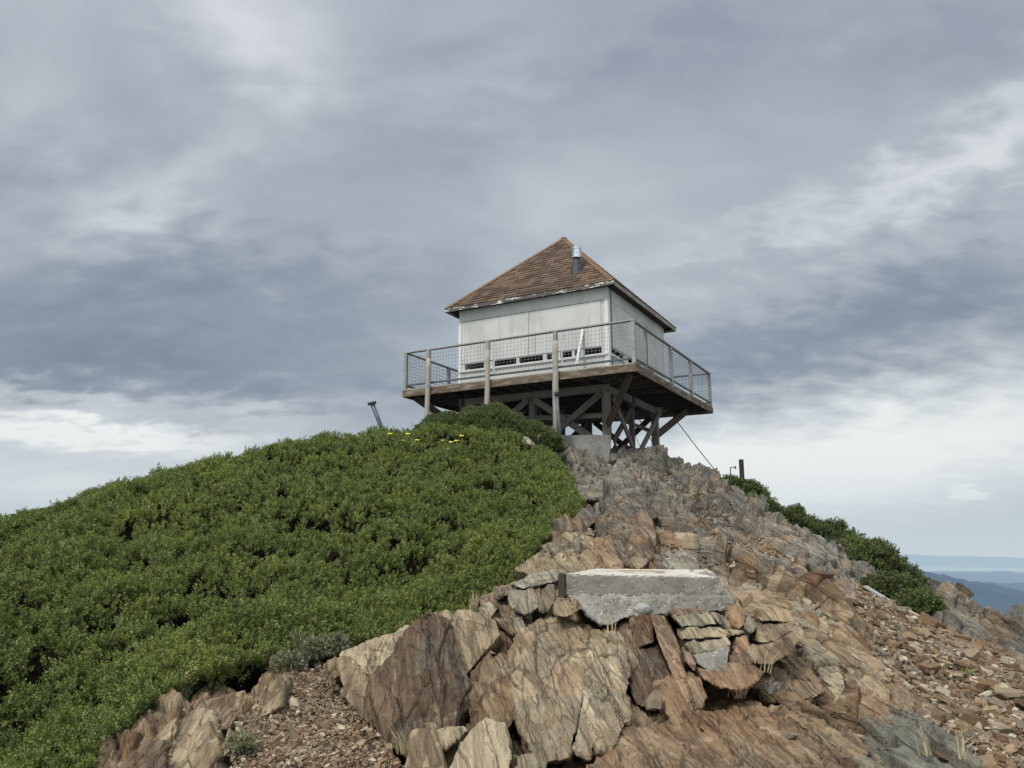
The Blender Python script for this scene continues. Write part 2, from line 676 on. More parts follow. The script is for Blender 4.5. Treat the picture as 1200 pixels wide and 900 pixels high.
    for sx, sy in ((1, -1), (-1, -1), (1, 1), (-1, 1)):
        a = Vector(P(sx * G, sy * G, ZE + .035))
        b = Vector(P(0, 0, ZA + .03))
        n_ = 26
        d = (b - a) / n_
        x = d.normalized()
        y = Vector((0, 0, 1)).cross(x).normalized()
        z = x.cross(y)
        for i in range(n_):
            c = a + d * (i + .5)
            for s in (-1, 1):
                yy = (y * s - z * .62).normalized()
                zz = x.cross(yy)
                rot = Matrix((x, yy, zz)).transposed()
                tilt = rot @ Matrix.Rotation(R(3.0) , 3, 'Y')
                box_into(bm, c + yy * .055, (d.length * 1.1, .115, .012), rot=tilt)
    hip = bm_obj('hip_cap', bm, M['shingle_cap'], roof)
    # soffit, rafter tails and fascia
    bm = bmesh.new()
    for k in range(4):
        ang = k * math.pi / 2
        rot = Matrix.Rotation(ang, 3, 'Z')
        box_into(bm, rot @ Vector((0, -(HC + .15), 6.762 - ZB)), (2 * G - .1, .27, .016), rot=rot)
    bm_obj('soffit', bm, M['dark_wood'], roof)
    for k in range(4):
        ang = k * math.pi / 2
        rot = Matrix.Rotation(ang, 3, 'Z')
        bm = bmesh.new()
        box_into(bm, (0, 0, 0), (2 * G - (.0 if k % 2 == 0 else .06), .026, .105), bev=.003)
        o = bm_obj('fascia_board', bm, M['peeling_fascia'] if k == 0 else M['brown_fascia'], roof)
        o.location = rot @ Vector((0, -(G - .014), 6.742 - ZB))
        o.rotation_euler = (0, 0, ang)
        if k == 0:
            o['label'] = 'front fascia with peeling white paint'
    # vent pipe through the front slope
    vx, vy = 1.237, -1.855
    zb = 7.50
    t = tube('vent_pipe', [P(vx, vy, zb - .15), P(vx, vy, 7.95)], .1, M['dark_metal'], roof, 16)
    # flared storm collar lying on the slope
    ring = []
    vs2, fs2 = [], []
    for j, (rr, hh) in enumerate(((.225, 0.02), (.19, .03), (.118, .22), (.104, .24))):
        for q in range(18):
            a = 2 * math.pi * q / 18
            x, y = rr * math.cos(a), rr * math.sin(a)
            base = zb + sl * y * (1.0 if j < 2 else .15) + hh + (.03 if j >= 2 else 0)
            vs2.append(P(vx + x, vy + y, base))
    for j in range(3):
        for q in range(18):
            fs2.append((j * 18 + q, j * 18 + (q + 1) % 18, (j + 1) * 18 + (q + 1) % 18, (j + 1) * 18 + q))
    me = bpy.data.meshes.new('flashing')
    me.from_pydata(vs2, [], fs2)
    link_mesh('flashing', me, M['dark_metal'], t)
    vs3, fs3 = [], []
    prof = [(.104, 7.88), (.128, 7.885), (.128, 8.10), (.118, 8.105), (.118, 8.125), (.132, 8.13), (.132, 8.19), (.11, 8.205), (.0001, 8.215)]
    for rr, z in prof:
        for q in range(20):
            a = 2 * math.pi * q / 20
            vs3.append(P(vx + rr * math.cos(a), vy + rr * math.sin(a), z))
    for j in range(len(prof) - 1):
        for q in range(20):
            fs3.append((j * 20 + q, j * 20 + (q + 1) % 20, (j + 1) * 20 + (q + 1) % 20, (j + 1) * 20 + q))
    me = bpy.data.meshes.new('vent_cap')
    me.from_pydata(vs3, [], fs3)
    for p in me.polygons:
        p.use_smooth = True
    o = link_mesh('vent_cap', me, M['steel'], t)
    md = o.modifiers.new('es', 'EDGE_SPLIT')
    md.split_angle = R(35)

    # --- deck: boards as one pattern mesh, fascia, joists, beams
    bm = bmesh.new()
    nb = 46
    bw = 2 * (HD - .03) / nb
    for i in range(nb):
        x = -HD + .03 + bw * (i + .5)
        box_into(bm, (x, RNG.uniform(-.01, .01), ZD - .019 - ZB), (bw - .012, 2 * HD - .03, .036))
    bm_obj('deck_boards', bm, M['deck_wood'], root)
    fz = ZD - .125
    beam('deck_fascia', P(-HD, -HD + .02, fz), P(HD, -HD + .02, fz), .04, .19, M['brown_wood'], root)
    beam('deck_fascia', P(HD - .02, -HD + .042, fz), P(HD - .02, HD - .042, fz), .04, .19, M['brown_wood'], root)
    beam('deck_fascia', P(-HD, HD - .02, fz), P(HD, HD - .02, fz), .04, .19, M['brown_wood'], root)
    beam('deck_fascia', P(-HD + .02, -HD + .042, fz), P(-HD + .02, HD - .042, fz), .04, .19, M['brown_wood'], root)
    jz = ZD - .115
    for i in range(15):
        x = -3.0 + i * .43
        beam('joist', P(x, -HD + .045, jz), P(x, -2.22, jz), .045, .14, M['dark_wood'], root)
    for i in range(15):
        y = -3.0 + i * .43
        beam('joist', P(2.22, y, jz), P(HD - .045, y, jz), .045, .14, M['dark_wood'], root)
        beam('joist', P(-HD + .045, y, jz), P(-2.22, y, jz), .045, .14, M['dark_wood'], root)
    for i in range(11):
        y = -2.1 + i * .42
        beam('joist', P(-2.1, y, jz), P(2.1, y, jz), .045, .14, M['dark_wood'], root)
    # perimeter beams under the cab walls
    HX = 2.15
    YF, YM, YR = -2.2, -.4, 1.55
    bz = 4.08
    for y, m in ((YF, 'grey_wood'), (YM, 'dark_wood'), (YR, 'grey_wood')):
        beam('girder', P(-HX - .12, y, bz), P(HX + .09, y, bz), .14, .2, M[m], root)
    for x, m in ((-HX, 'dark_wood'), (HX, 'grey_wood')):
        beam('girder', P(x, YF - .08, bz - .012), P(x, YR + .5, bz - .012), .12, .2, M[m], root)
    # posts
    bot = {(0, 0): 2.55, (1, 0): 2.7, (2, 0): 2.86, (0, 1): 2.3, (2, 1): 2.55, (0, 2): 1.9, (1, 2): 2.1, (2, 2): 2.3, (1, 1): 2.4}
    xs, ys = (-HX, .03, HX), (YF, YM, YR)
    for (i, j), z0 in bot.items():
        sz = .185 if (i, j) in ((2, 0), (2, 2), (0, 0)) else (.13 if (i, j) == (2, 1) else .16)
        m = 'grey_wood' if (j == 0 or i == 2) else 'dark_wood'  # posts behind the front and right faces carry shade in their colour
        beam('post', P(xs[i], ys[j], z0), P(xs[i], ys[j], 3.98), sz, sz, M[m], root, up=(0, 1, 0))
    # braces, front face
    yf = YF - .115
    def br(a, b, m='grey_wood', w=.05, h=.17, up=(0, 1, 0)):
        beam('brace', P(*a), P(*b), h, w, M[m], root, up=up)
    br((2.06, yf, 3.94), (.80, yf, 3.05))
    br((.12, yf, 3.96), (1.75, yf + .06, 2.82))
    br((-.06, yf, 3.96), (-1.2, yf, 3.15))
    br((-2.05, yf, 3.94), (-.8, yf + .06, 3.0))
    br((-.8, yf + .12, 3.50), (2.06, yf + .12, 3.38), h=.13)
    # right face
    xr = HX + .115
    br((xr, -2.02, 3.86), (xr, -.55, 2.62), 'grey_wood', up=(1, 0, 0))
    br((xr, 1.62, 3.96), (xr, -.25, 2.58), 'grey_wood', up=(1, 0, 0))
    br((xr - .06, -.3, 3.96), (xr - .06, -1.9, 2.75), 'dark_wood', up=(1, 0, 0))
    br((HX - .1, -2.0, 3.45), (HX - .1, 1.6, 3.45), 'grey_wood', h=.1, up=(1, 0, 0))
    # back face, the shade under the deck put into darker timber
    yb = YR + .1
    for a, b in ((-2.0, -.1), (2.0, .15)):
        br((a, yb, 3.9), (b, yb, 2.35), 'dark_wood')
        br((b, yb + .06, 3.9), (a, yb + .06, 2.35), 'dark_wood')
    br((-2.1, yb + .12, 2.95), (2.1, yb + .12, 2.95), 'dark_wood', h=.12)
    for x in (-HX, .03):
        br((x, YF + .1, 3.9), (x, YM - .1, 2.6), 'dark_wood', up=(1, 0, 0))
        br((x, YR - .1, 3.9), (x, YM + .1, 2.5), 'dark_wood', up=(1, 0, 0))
    # knee braces out to the deck corners
    for (x0, y0, x1, y1, z0, m) in ((HX + .06, YF - .08, HD - .25, -HD + .3, 3.12, 'rust_wood'), (HX + .02, YR + .08, 2.82, 2.6, 3.34, 'rust_wood'),
                                    (-HX - .02, YF - .08, -HD + .25, -HD + .3, 3.3, 'dark_wood'), (-HX, YR + .1, -HD + .3, HD - .3, 3.2, 'dark_wood')):
        beam('knee_brace', P(x0, y0, z0), P(x1, y1, 4.17), .09, .19, M[m], root)
    # sway rod
    tube('tie_rod', [P(HX + .02, -1.7, 3.98), P(HX + .02, .9, 2.4)], .008, M['cable'], root, 6)

    # --- railing
    ri = HD - .06
    ztop = ZD + 1.07
    def rail(a, b):
        beam('top_rail', P(*a, ztop - .02), P(*b, ztop - .02), .10, .04, M['rail_wood'], root)
    rail((-ri - .05, -ri), (ri + .05, -ri))
    rail((ri, -ri + .051), (ri, ri - .051))
    rail((-ri - .05, ri), (ri + .05, ri))
    rail((-ri, -ri + .051), (-ri, ri - .051))
    for a, b in (((-ri, -ri), (ri, -ri)), ((ri, -ri), (ri, ri)), ((-ri, ri), (ri, ri)), ((-ri, -ri), (-ri, ri))):
        d = Vector((b[0] - a[0], b[1] - a[1])).normalized()
        a2, b2 = (a[0] + d.x * .05, a[1] + d.y * .05), (b[0] - d.x * .05, b[1] - d.y * .05)
        beam('bottom_rail', P(*a2, ZD + .115), P(*b2, ZD + .115), .05, .05, M['rail_dark'], root)
    # posts on the deck
    for x, y in ((-ri, -ri), (ri, -ri), (ri, ri), (-ri, ri)):
        bx('rail_post', (x - .045, y - .045, ZD), (x + .045, y + .045, ztop - .041), M['rail_wood'])
    for y in (-.507, 1.343):
        bx('rail_post', (ri - .045, y - .045, ZD), (ri + .045, y + .045, ztop - .041), M['rail_wood'])
    for y in (-2.52,):
        bx('rail_post', (ri - .03, y - .02, ZD), (ri + .03, y + .02, ztop - .041), M['rail_wood'])
    for t_ in (-1.2, 1.2):
        bx('rail_post', (-ri - .045, t_ - .045, ZD), (-ri + .045, t_ + .045, ztop - .041), M['rail_wood'])
        bx('rail_post', (t_ - .045, ri - .045, ZD), (t_ + .045, ri + .045, ztop - .041), M['rail_wood'])
    poles = [(-2.51, 2.3, .072), (-.63, 2.5, .072), (1.335, 2.72, .082)]
    yp = -HD - .072
    for x, z0, r in poles:
        # peeled log: round below, flattened at the rail
        path = [P(x + .0, yp, z0 - .4), P(x + .006, yp + .004, z0 + .6), P(x - .004, yp, z0 + 1.3), P(x + .004, yp + .006, ZD - .2), P(x, yp + .01, ZD + .5), P(x, yp + .012, ztop - .3)]
        o = tube('log_pole', path, [r * 1.02, r, r * .97, r * .94, r * .9, r * .88], M['pale_wood'], root, 14)
        o['label'] = 'peeled round log pole running from ground to rail'
        bx('pole_top', (x - .05, yp - .03, ztop - .3), (x + .05, yp + .07, ztop - .045), M['rail_wood'], o if False else root)
        # slim pale frame battens beside the pole that pin the wire panels
        if x > -2:
            bx('batten', (x + .115, -ri - .02, ZD + .145), (x + .14, -ri + .02, ztop - .045), M['white_trim'])
    # wire panels
    def wire(a, b):
        a, b = Vector((*a, 0)), Vector((*b, 0))
        L = (b - a).length
        d = (b - a).normalized()
        nrm = Vector((-d.y, d.x, 0))
        bm = bmesh.new()
        rot = Matrix((d, nrm, Vector((0, 0, 1)))).transposed()
        nv = max(2, round(L / .1016))
        z0, z1 = ZD + .12, ztop - .05
        for i in range(nv + 1):
            p = a + d * (L * i / nv)
            box_into(bm, P(p.x, p.y, (z0 + z1) / 2), (.0055, .0055, z1 - z0), rot=rot)
        nh = 9
        for j in range(nh + 1):
            p = (a + b) / 2 + nrm * .0056
            box_into(bm, P(p.x, p.y, z0 + (z1 - z0) * j / nh), (L, .0055, .0055), rot=rot)
        bm_obj('wire_panel', bm, M['wire'], root)
    xsb = [-ri + .05, -2.51, -.63, 1.335, ri - .05]
    for i in range(4):
        wire((xsb[i], -ri), (xsb[i + 1], -ri))
    ysb = [-ri + .05, -2.52, -.507, 1.343, ri - .05]
    for i in range(4):
        wire((ri, ysb[i]), (ri, ysb[i + 1]))
    yl = [-ri + .05, -1.2, 1.2, ri - .05]
    for i in range(3):
        wire((-ri, yl[i]), (-ri, yl[i + 1]))
        wire((yl[i], ri), (yl[i + 1], ri))
    # pale frame of the bay beside the third pole
    return root


M['shingle_cap'] = simple('hip shingle', (.125, .075, .046), .95, 0, .5, 30)
M['deck_wood'] = wood('pale deck boards', (.12, .105, .09), (.27, .245, .215), (.42, .39, .35))
M['rail_dark'] = simple('dark grey pipe rail', (.075, .08, .085), .5, .3)
lookout = build_lookout()


def lookout_neighbours():
    # board leaning on the front wall
    a = wl(1.50, -HC - .42, ZD + .01)
    b = wl(1.60, -HC - .06, 5.70)
    o = beam('leaning_board', a, b, .075, .03, M['white_trim'], None, up=tuple(E2))
    tag(o, 'narrow white board leaning against the front wall of the lookout cabin', 'board')
    # pipe leaning by the third pole
    p0, p1 = wl(1.475, -HD - .10, 2.45), wl(1.405, -HD - .16, 3.75)
    t = tube('metal_pipe', [p0, p0 + (p1 - p0) * .5, p1], .042, M['grey_metal'], None, 12)
    tag(t, 'dark metal pipe strapped beside the right hand log pole under the deck', 'pipe')
    pc = tube('pipe_cap', [p1 - (p1 - p0) * .02, p1 + (p1 - p0) * .05], .058, M['dark_metal'], t, 12)
    # concrete pier below the near corner post
    bm = bmesh.new()
    vsb = []
    fl, fr_, lr, ll = pt(650, 510, 19.65), pt(716.5, 509.5, 19.5), pt(712, 552, 19.3), pt(660, 552, 19.4)
    bk, dn = np.array([.06, 1.1, 0]), np.array([0, 0, -.5])
    for w in (ll + dn, lr + dn, lr + dn + bk, ll + dn + bk, fl, fr_, fr_ + bk, fl + bk):
        vsb.append(bm.verts.new(tuple(w)))
    for f in ((0, 1, 5, 4), (1, 2, 6, 5), (2, 3, 7, 6), (3, 0, 4, 7), (4, 5, 6, 7), (3, 2, 1, 0)):
        bm.faces.new([vsb[i] for i in f])
    bmesh.ops.bevel(bm, geom=list(bm.edges), offset=.02, segments=2, affect='EDGES')
    bmesh.ops.subdivide_edges(bm, edges=[e for e in bm.edges if e.calc_length() > .3], cuts=14, use_grid_fill=True)
    co = np.array([v.co[:] for v in bm.verts], np.float32)
    bm.normal_update()
    no = np.array([v.normal[:] for v in bm.verts], np.float32)
    dsp = fbm(co * 3, 4) * .015 + fbm(co * 14, 3, 5) * .012
    co += no * dsp[:, None]
    for v, c in zip(bm.verts, co):
        v.co = c
    o = bm_obj('concrete_pier', bm, M['concrete_pier'], None)
    tag(o, 'stained grey concrete pier block under the near corner of the lookout', 'concrete pier')
    # timber sill under the right post
    o = beam('timber_sill', wl(2.15, .35, 2.28), wl(2.15, 2.35, 2.05), .2, .2, M['grey_wood'], None)
    tag(o, 'short grey timber sill lying on the rock under the right rear post', 'timber')
    # guy cables
    anc = pt(858, 576, 26.5)
    top = wl(2.45, 2.0, 4.1)
    g = tube('guy_cable', [top, top * .55 + anc * .45 + np.array([0, 0, -.03]), anc], .014, M['cable'], None, 6)
    tag(g, 'long steel guy cable running down from the deck to the weather mast', 'guy cable')
    s0 = top + (anc - top) * .82
    s1 = top + (anc - top) * .9
    tube('turnbuckle', [s0, s1], .035, M['dark_metal'], g, 8)
    a2, b2 = wl(2.3, -1.2, 4.05), pt(797, 574, 20.5)
    g = tube('guy_cable', [a2, a2 * .5 + b2 * .5 + np.array([0, 0, -.02]), b2], .012, M['cable'], None, 6)
    tag(g, 'short steel guy cable slanting through the braces to the rock below', 'guy cable')
    # leaning steel post on the left crest
    b = pt(449, 506, 17.6)
    a = pt(436.5, 474, 17.4)
    t = tube('leaning_post', [b + (b - a) * .8, b, a], .048, M['grey_metal'], None, 12)
    tag(t, 'dark leaning metal post with a cap on the green crest left of the lookout', 'post')
    d = (a - b) / np.linalg.norm(a - b)
    px_ = np.array([1, .1, .25]) / np.linalg.norm([1, .1, .25])
    bm = bmesh.new()
    rot = Matrix((Vector(px_), Vector(d).cross(Vector(px_)).normalized(), Vector(d))).transposed()
    box_into(bm, tuple(a + d * .03), (.19, .11, .07), rot=rot, bev=.01)
    bm_obj('post_cap', bm, M['dark_metal'], t)
    # weather mast on the right crest
    d = 27.0
    base = pt(871, 588, d)
    topm = pt(868.5, 538.5, d)
    w = empty('weather_mast', tuple(base), 0, 'dark mast with a side arm and small wind sensor on the right crest', 'weather mast')
    def L(p):
        return tuple(np.asarray(p) - base)
    beam('mast', L(base + np.array([0, 0, -.5])), L(topm), .13, .13, M['dark_wood'], w, up=(0, 1, 0))
    a0, a1 = pt(868, 563, d), pt(847, 556.5, d - .5)
    tube('arm', [L(a0), L(a1)], .022, M['grey_metal'], w, 8)
    s = pt(856, 556, d - .3)
    s2 = pt(856, 548, d - .3)
    tube('sensor_stem', [L(pt(856, 559, d - .3)), L(s2)], .018, M['grey_metal'], w, 8)
    v = tube('wind_vane', [L(s2), L(pt(861, 547.8, d - .3))], .016, M['grey_metal'], w, 8)
    bm = bmesh.new()
    box_into(bm, L(pt(862, 548, d - .3)), (.035, .05, .11), bev=.005)
    bm_obj('vane_fin', bm, M['grey_metal'], v)
    bm = bmesh.new()
    box_into(bm, L(pt(842, 554, d - .5)), (.05, .05, .12), bev=.01)
    bm_obj('sensor', bm, M['dark_metal'], w)
    bm = bmesh.new()
    box_into(bm, L(pt(864.5, 577, d - .3)), (.32, .25, .34), bev=.015)
    bxo = bm_obj('instrument_box', bm, M['grey_metal'], w)
    bm = bmesh.new()
    for q in range(4):
        box_into(bm, L(pt(864.5, 577, d - .3) + np.array([0, -.127, -.12 + q * .08])), (.27, .006, .05), bev=.002)
    bm_obj('louvre', bm, M['dark_metal'], bxo)


lookout_neighbours()

# ================================================================== SKY AND SUN
SUN_EL, SUN_AZ = 48.0, 222.0      # behind the camera, to its left (azimuth clockwise from +Y)


def build_sky():
    w = bpy.data.worlds.new('World')
    SC.world = w
    w.use_nodes = True
    t = w.node_tree
    t.nodes.clear()
    n = NT(t)
    out = n.node('ShaderNodeOutputWorld')
    bg = n.node('ShaderNodeBackground')
    t.links.new(bg.outputs[0], out.inputs[0])
    sky = n.node('ShaderNodeTexSky', {'sky_type': 'NISHITA', 'sun_disc': False, 'sun_elevation': R(SUN_EL), 'sun_rotation': R(SUN_AZ), 'altitude': 1500.0})
    sky.air_density = 1.0
    sky.dust_density = 1.5
    d = n.node('ShaderNodeTexCoord').outputs['Generated']
    sp = n.node('ShaderNodeSeparateXYZ', None, Vector=d)
    x, y, z = sp.outputs
    az = n.math('MULTIPLY', n.math('ARCTAN2', x, y), 180 / math.pi)
    el = n.math('MULTIPLY', n.math('ARCSINE', z), 180 / math.pi)
    # flat cloud deck seen in perspective
    zz = n.math('MAXIMUM', n.math('ADD', z, 0.30), 0.08)
    cp = n.node('ShaderNodeCombineXYZ', None, X=n.math('DIVIDE', x, zz), Y=n.math('DIVIDE', y, zz), Z=0.0).outputs[0]
    warp = n.noisec(cp, 1.3, 3)
    cpw = n.vmath('ADD', cp, n.vmath('SCALE', n.vmath('SUBTRACT', warp, (.5, .5, .5)), scale=0.5))
    rolled = n.mapping(cpw, rot=(0, 0, R(-28)), scale=(0.75, 1.5, 1))
    n1 = n.noise(rolled, 1.4, 4, 0.42, 0.2)
    n2 = n.noise(n.mapping(cpw, loc=(3.1, 7.7, 0), rot=(0, 0, R(20)), scale=(1.0, 1.5, 1)), 3.4, 5, 0.5, 0.2)
    n3 = n.noise(n.mapping(cp, loc=(9.1, 1.7, 0), scale=(1.5, 2.2, 1)), 7, 4, 0.48, 0.2)
    # angular domain warped by the noise for the hand placed masses
    azw = n.math('ADD', az, n.math('MULTIPLY', n.math('MULTIPLY', n.math('SUBTRACT', n2, .5), 16.0), n.smooth(el, 3, 16, .4, 1)))
    elw = n.math('ADD', el, n.math('MULTIPLY', n.math('MULTIPLY', n.math('SUBTRACT', n3, .5), 9.0), n.smooth(el, 3, 16, .22, 1)))
    val = n.math('ADD', n.math('MULTIPLY', n.math('SUBTRACT', n1, .5), .52), n.math('MULTIPLY', n.math('SUBTRACT', n2, .5), .24))
    val = n.math('ADD', val, n.math('MULTIPLY', n.math('SUBTRACT', n3, .5), .07))
    lowq = n.smooth(el, 2, 12, .35, 1.0)
    val = n.math('ADD', n.math('MULTIPLY', val, lowq), .625)

    def blob(u, v, su, sv, rot, amt):
        nonlocal val
        r = ray(u, v)
        r = r / np.linalg.norm(r)
        a0, e0 = math.degrees(math.atan2(r[0], r[1])), math.degrees(math.asin(r[2]))
        k = 180 / math.pi / F_PX
        su, sv = su * k, sv * k
        da = n.math('MULTIPLY', n.math('SUBTRACT', azw, a0), math.cos(math.radians(e0)))
        de = n.math('SUBTRACT', elw, e0)
        c, s = math.cos(R(rot)), math.sin(R(rot))
        p = n.math('ADD', n.math('MULTIPLY', da, c / su), n.math('MULTIPLY', de, s / su))
        q = n.math('ADD', n.math('MULTIPLY', da, -s / sv), n.math('MULTIPLY', de, c / sv))
        r2 = n.math('ADD', n.math('MULTIPLY', p, p), n.math('MULTIPLY', q, q))
        g = n.math('POWER', 2.718, n.math('MULTIPLY', r2, -1.0))
        val = n.math('ADD', val, n.math('MULTIPLY', g, amt))

    for b in SKY_BLOBS:
        blob(*b)
    azs, els = azw, elw
    azw = n.math('ADD', az, n.math('MULTIPLY', n.math('SUBTRACT', n3, .5), 2.0))
    elw = n.math('ADD', el, n.math('MULTIPLY', n.math('SUBTRACT', n3, .5), 1.0))
    for b in ((1134, 578, 15, 5, -12, .35), (1126, 581, 10, 3, 0, .25), (958, 584, 9, 2.5, 0, .2), (942, 583, 6, 2, 0, .15)):
        blob(*b)
    c = n.ramp(val, [(0.0, (.135, .175, .232)), (.25, (.20, .247, .308)), (.45, (.292, .347, .412)), (.65, (.44, .497, .552)), (.85, (.65, .70, .73)), (1.0, (.84, .865, .865))])
    # mauve tint in the thicker cloud high up
    c = n.mix(n.math('MULTIPLY', n.smooth(el, 14, 34), .55), c, n.mix(1.0, c, (1.05, .985, 1.02), 'MULTIPLY'))
    # a little clear sky through the deck low down
    clear = n.mix(1.0, sky.outputs[0], (.075, .075, .075), 'MULTIPLY')
    c = n.mix(n.smooth(el, 9, 0, 0, .22), c, clear)
    # faint blue haze on the horizon itself
    c = n.mix(n.smooth(el, 6, 0, 0, .85), c, (.58, .665, .72))
    # out of view overhead and behind, the sky is brightened to light the scene
    boost = n.math('ADD', n.smooth(el, 42, 68, 1.0, 4.2), n.smooth(y, .15, -.6, 0.0, 1.4))
    c = n.mix(1.0, c, n.node('ShaderNodeCombineXYZ', None, X=boost, Y=n.math('MULTIPLY', n.math('SUBTRACT', boost, 1.0), .965) if False else boost, Z=n.math('SUBTRACT', boost, n.math('MULTIPLY', n.math('SUBTRACT', boost, 1.0), .10))).outputs[0], 'MULTIPLY')
    n.set(bg.inputs['Color'], c)
    bg.inputs['Strength'].default_value = 1.0
    w.cycles.sampling_method = 'MANUAL'
    w.cycles.sample_map_resolution = 512

    sun = bpy.data.lights.new('sun', 'SUN')
    sun.energy = 2.9
    sun.angle = R(10)
    sun.color = (1.0, .955, .89)
    o = bpy.data.objects.new('sun', sun)
    a, e = R(SUN_AZ), R(SUN_EL)
    dirv = Vector((math.sin(a) * math.cos(e), math.cos(a) * math.cos(e), math.sin(e)))
    o.rotation_euler = dirv.to_track_quat('Z', 'Y').to_euler()
    o.location = dirv * 60
    COL.objects.link(o)


SKY_BLOBS = [
    # u, v, size u, size v, rotation, amount
    (300, 45, 70, 70, 20, .27), (40, 120, 90, 60, 30, .16), (130, 130, 150, 70, 35, -.10),
    (200, 230, 110, 45, 30, .20), (330, 270, 150, 50, 20, .10),
    (250, 350, 330, 90, 5, -.22), (80, 420, 200, 40, 0, -.16), (420, 440, 150, 60, 0, -.14),
    (100, 470, 170, 10, 0, .14), (90, 505, 190, 20, -3, .42), (60, 565, 260, 34, 0, .26), (330, 490, 60, 20, 0, .10),
    (560, 180, 200, 45, 25, -.10), (420, 180, 160, 50, 30, -.10), (800, 90, 180, 60, 15, -.06), (640, 60, 110, 70, 0, .04),
    (930, 255, 150, 26, 12, .16), (1130, 175, 130, 34, 28, .19), (1080, 60, 180, 60, 0, -.10),
    (1000, 385, 220, 40, 5, -.14), (1130, 320, 110, 40, 10, -.12), (860, 420, 120, 35, 0, -.10),
    (1080, 510, 300, 55, 3, .36), (900, 585, 230, 55, 0, .26), (1130, 620, 160, 22, 0, -.10), (820, 520, 60, 60, 0, .12),
]
build_sky()


# ================================================================== FAR COUNTRY
def build_far():
    # hazy plain with forested ridges, a fan of ground out to the horizon
    az = np.radians(np.linspace(-75, 75, 420))
    r = np.geomspace(2500, 76000, 270)
    A, RR = np.meshgrid(az, r)
    X, Y = RR * np.sin(A), RR * np.cos(A)
    p = np.stack([X.ravel(), Y.ravel(), np.zeros(X.size)], 1)
    rel = sstep(2500, 9000, RR.ravel()) * (1 - sstep(20000, 60000, RR.ravel()) * .85)
    h = -1300 + rel * (np.abs(fbm(p / 7000, 5, 40)) * 520 + fbm(p / 2100, 5, 44) * 170 - 60)
    # the long ridge that falls to the right below the summit
    def ridge(p0, p1, h0, h1, wdt):
        d = np.array(p1) - np.array(p0)
        L = np.linalg.norm(d)
        t = np.clip(((p[:, 0] - p0[0]) * d[0] + (p[:, 1] - p0[1]) * d[1]) / L / L, 0, 1)
        q = np.hypot(p[:, 0] - p0[0] - t * d[0], p[:, 1] - p0[1] - t * d[1])
        hh = h0 + (h1 - h0) * t + fbm(p / 900, 4, 61) * 70
        return hh - q * wdt * (1 + .25 * fbm(p / 1500, 3, 66))
    a, b = pt(1030, 657, 9000), pt(1260, 704, 9500)
    h = np.maximum(h, ridge(a[:2], b[:2], a[2], b[2], .32))
    a0 = pt(980, 640, 8800)
    h = np.maximum(h, ridge(a0[:2], a[:2], a0[2], a[2], .32))
    a, b = pt(1060, 678, 17000), pt(1400, 690, 19000)
    h = np.maximum(h, ridge(a[:2], b[:2], a[2], b[2], .22))
    a, b = pt(980, 668, 30000), pt(1400, 671, 32000)
    h = np.maximum(h, ridge(a[:2], b[:2], a[2], b[2], .12))
    na, nr = len(az), len(r)
    i = np.arange(nr - 1)[:, None] * na + np.arange(na - 1)[None, :]
    f = np.stack([i, i + 1, i + na + 1, i + na], -1).reshape(-1, 4)[:, ::-1]
    me = np_mesh('valley', np.stack([X.ravel(), Y.ravel(), h], 1), f, True)
    m, n, bs = material('hazy forest valley')
    o = n.obj()
    dist = n.vmath('LENGTH', o)
    patch = n.noise(n.mapping(o, scale=(1, .35, 1)), 1 / 2600.0, 6, .62)
    fine = n.noise(o, 1 / 500.0, 5, .65)
    c = n.mix(n.smooth(patch, .42, .6), (.018, .034, .028), (.06, .07, .05))
    c = n.mix(n.smooth(fine, .45, .7, 0, .6), c, (.014, .026, .026))
    field = n.noise(n.mapping(o, scale=(1, .5, 1)), 1 / 1500.0, 4, .6)
    flat = n.smooth(n.node('ShaderNodeSeparateXYZ', None, Vector=o).outputs[2], -1120, -1240)
    c = n.mix(n.math('MULTIPLY', n.smooth(field, .62, .68), n.math('MULTIPLY', flat, .5)), c, (.30, .30, .28))
    n.set(bs.inputs['Base Color'], c)
    bs.inputs['Roughness'].default_value = 1
    bs.inputs['Specular IOR Level'].default_value = 0
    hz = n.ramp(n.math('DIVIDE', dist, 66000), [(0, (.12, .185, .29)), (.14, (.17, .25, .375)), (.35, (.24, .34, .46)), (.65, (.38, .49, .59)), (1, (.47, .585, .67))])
    em = n.node('ShaderNodeEmission', None, Color=hz, Strength=1.0)  # airlight painted as blue emission that grows with distance
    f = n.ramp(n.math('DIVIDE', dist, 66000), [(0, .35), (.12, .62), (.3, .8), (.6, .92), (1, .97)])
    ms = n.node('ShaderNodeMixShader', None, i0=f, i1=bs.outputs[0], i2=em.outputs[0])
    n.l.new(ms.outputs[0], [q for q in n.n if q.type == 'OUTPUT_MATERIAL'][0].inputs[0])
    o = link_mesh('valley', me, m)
    tag(o, kind='structure')
    # mountains on the horizon, distance haze painted on as a pale blue glow
    az = np.radians(np.linspace(-75, 75, 900))
    d0 = 82000.0
    p = np.stack([az * 26, np.zeros_like(az), np.zeros_like(az)], 1)
    def bump(u, wdt, hgt):
        r_ = ray(u, 655)
        a0 = math.atan2(r_[0], r_[1])
        return hgt * np.exp(-((az - a0) / np.radians(wdt)) ** 2)
    top = -1050 + bump(1075, 2.6, 560) + bump(1150, 2.2, 430) + bump(1010, 3, 380) + bump(1230, 3, 300) + fbm(p, 4, 80) * 160 + fbm(p * 6, 3, 84) * 45
    top = np.maximum(top, -1250)
    rows = []
    for k, (dd, hh) in enumerate(((0, 0), (2500, .5), (5000, .85), (8000, 1.0), (15000, 0.0))):
        z = -1300 + (top + 1300) * hh
        rows.append(np.stack([np.sin(az) * (d0 - 8000 + dd), np.cos(az) * (d0 - 8000 + dd), z], 1))
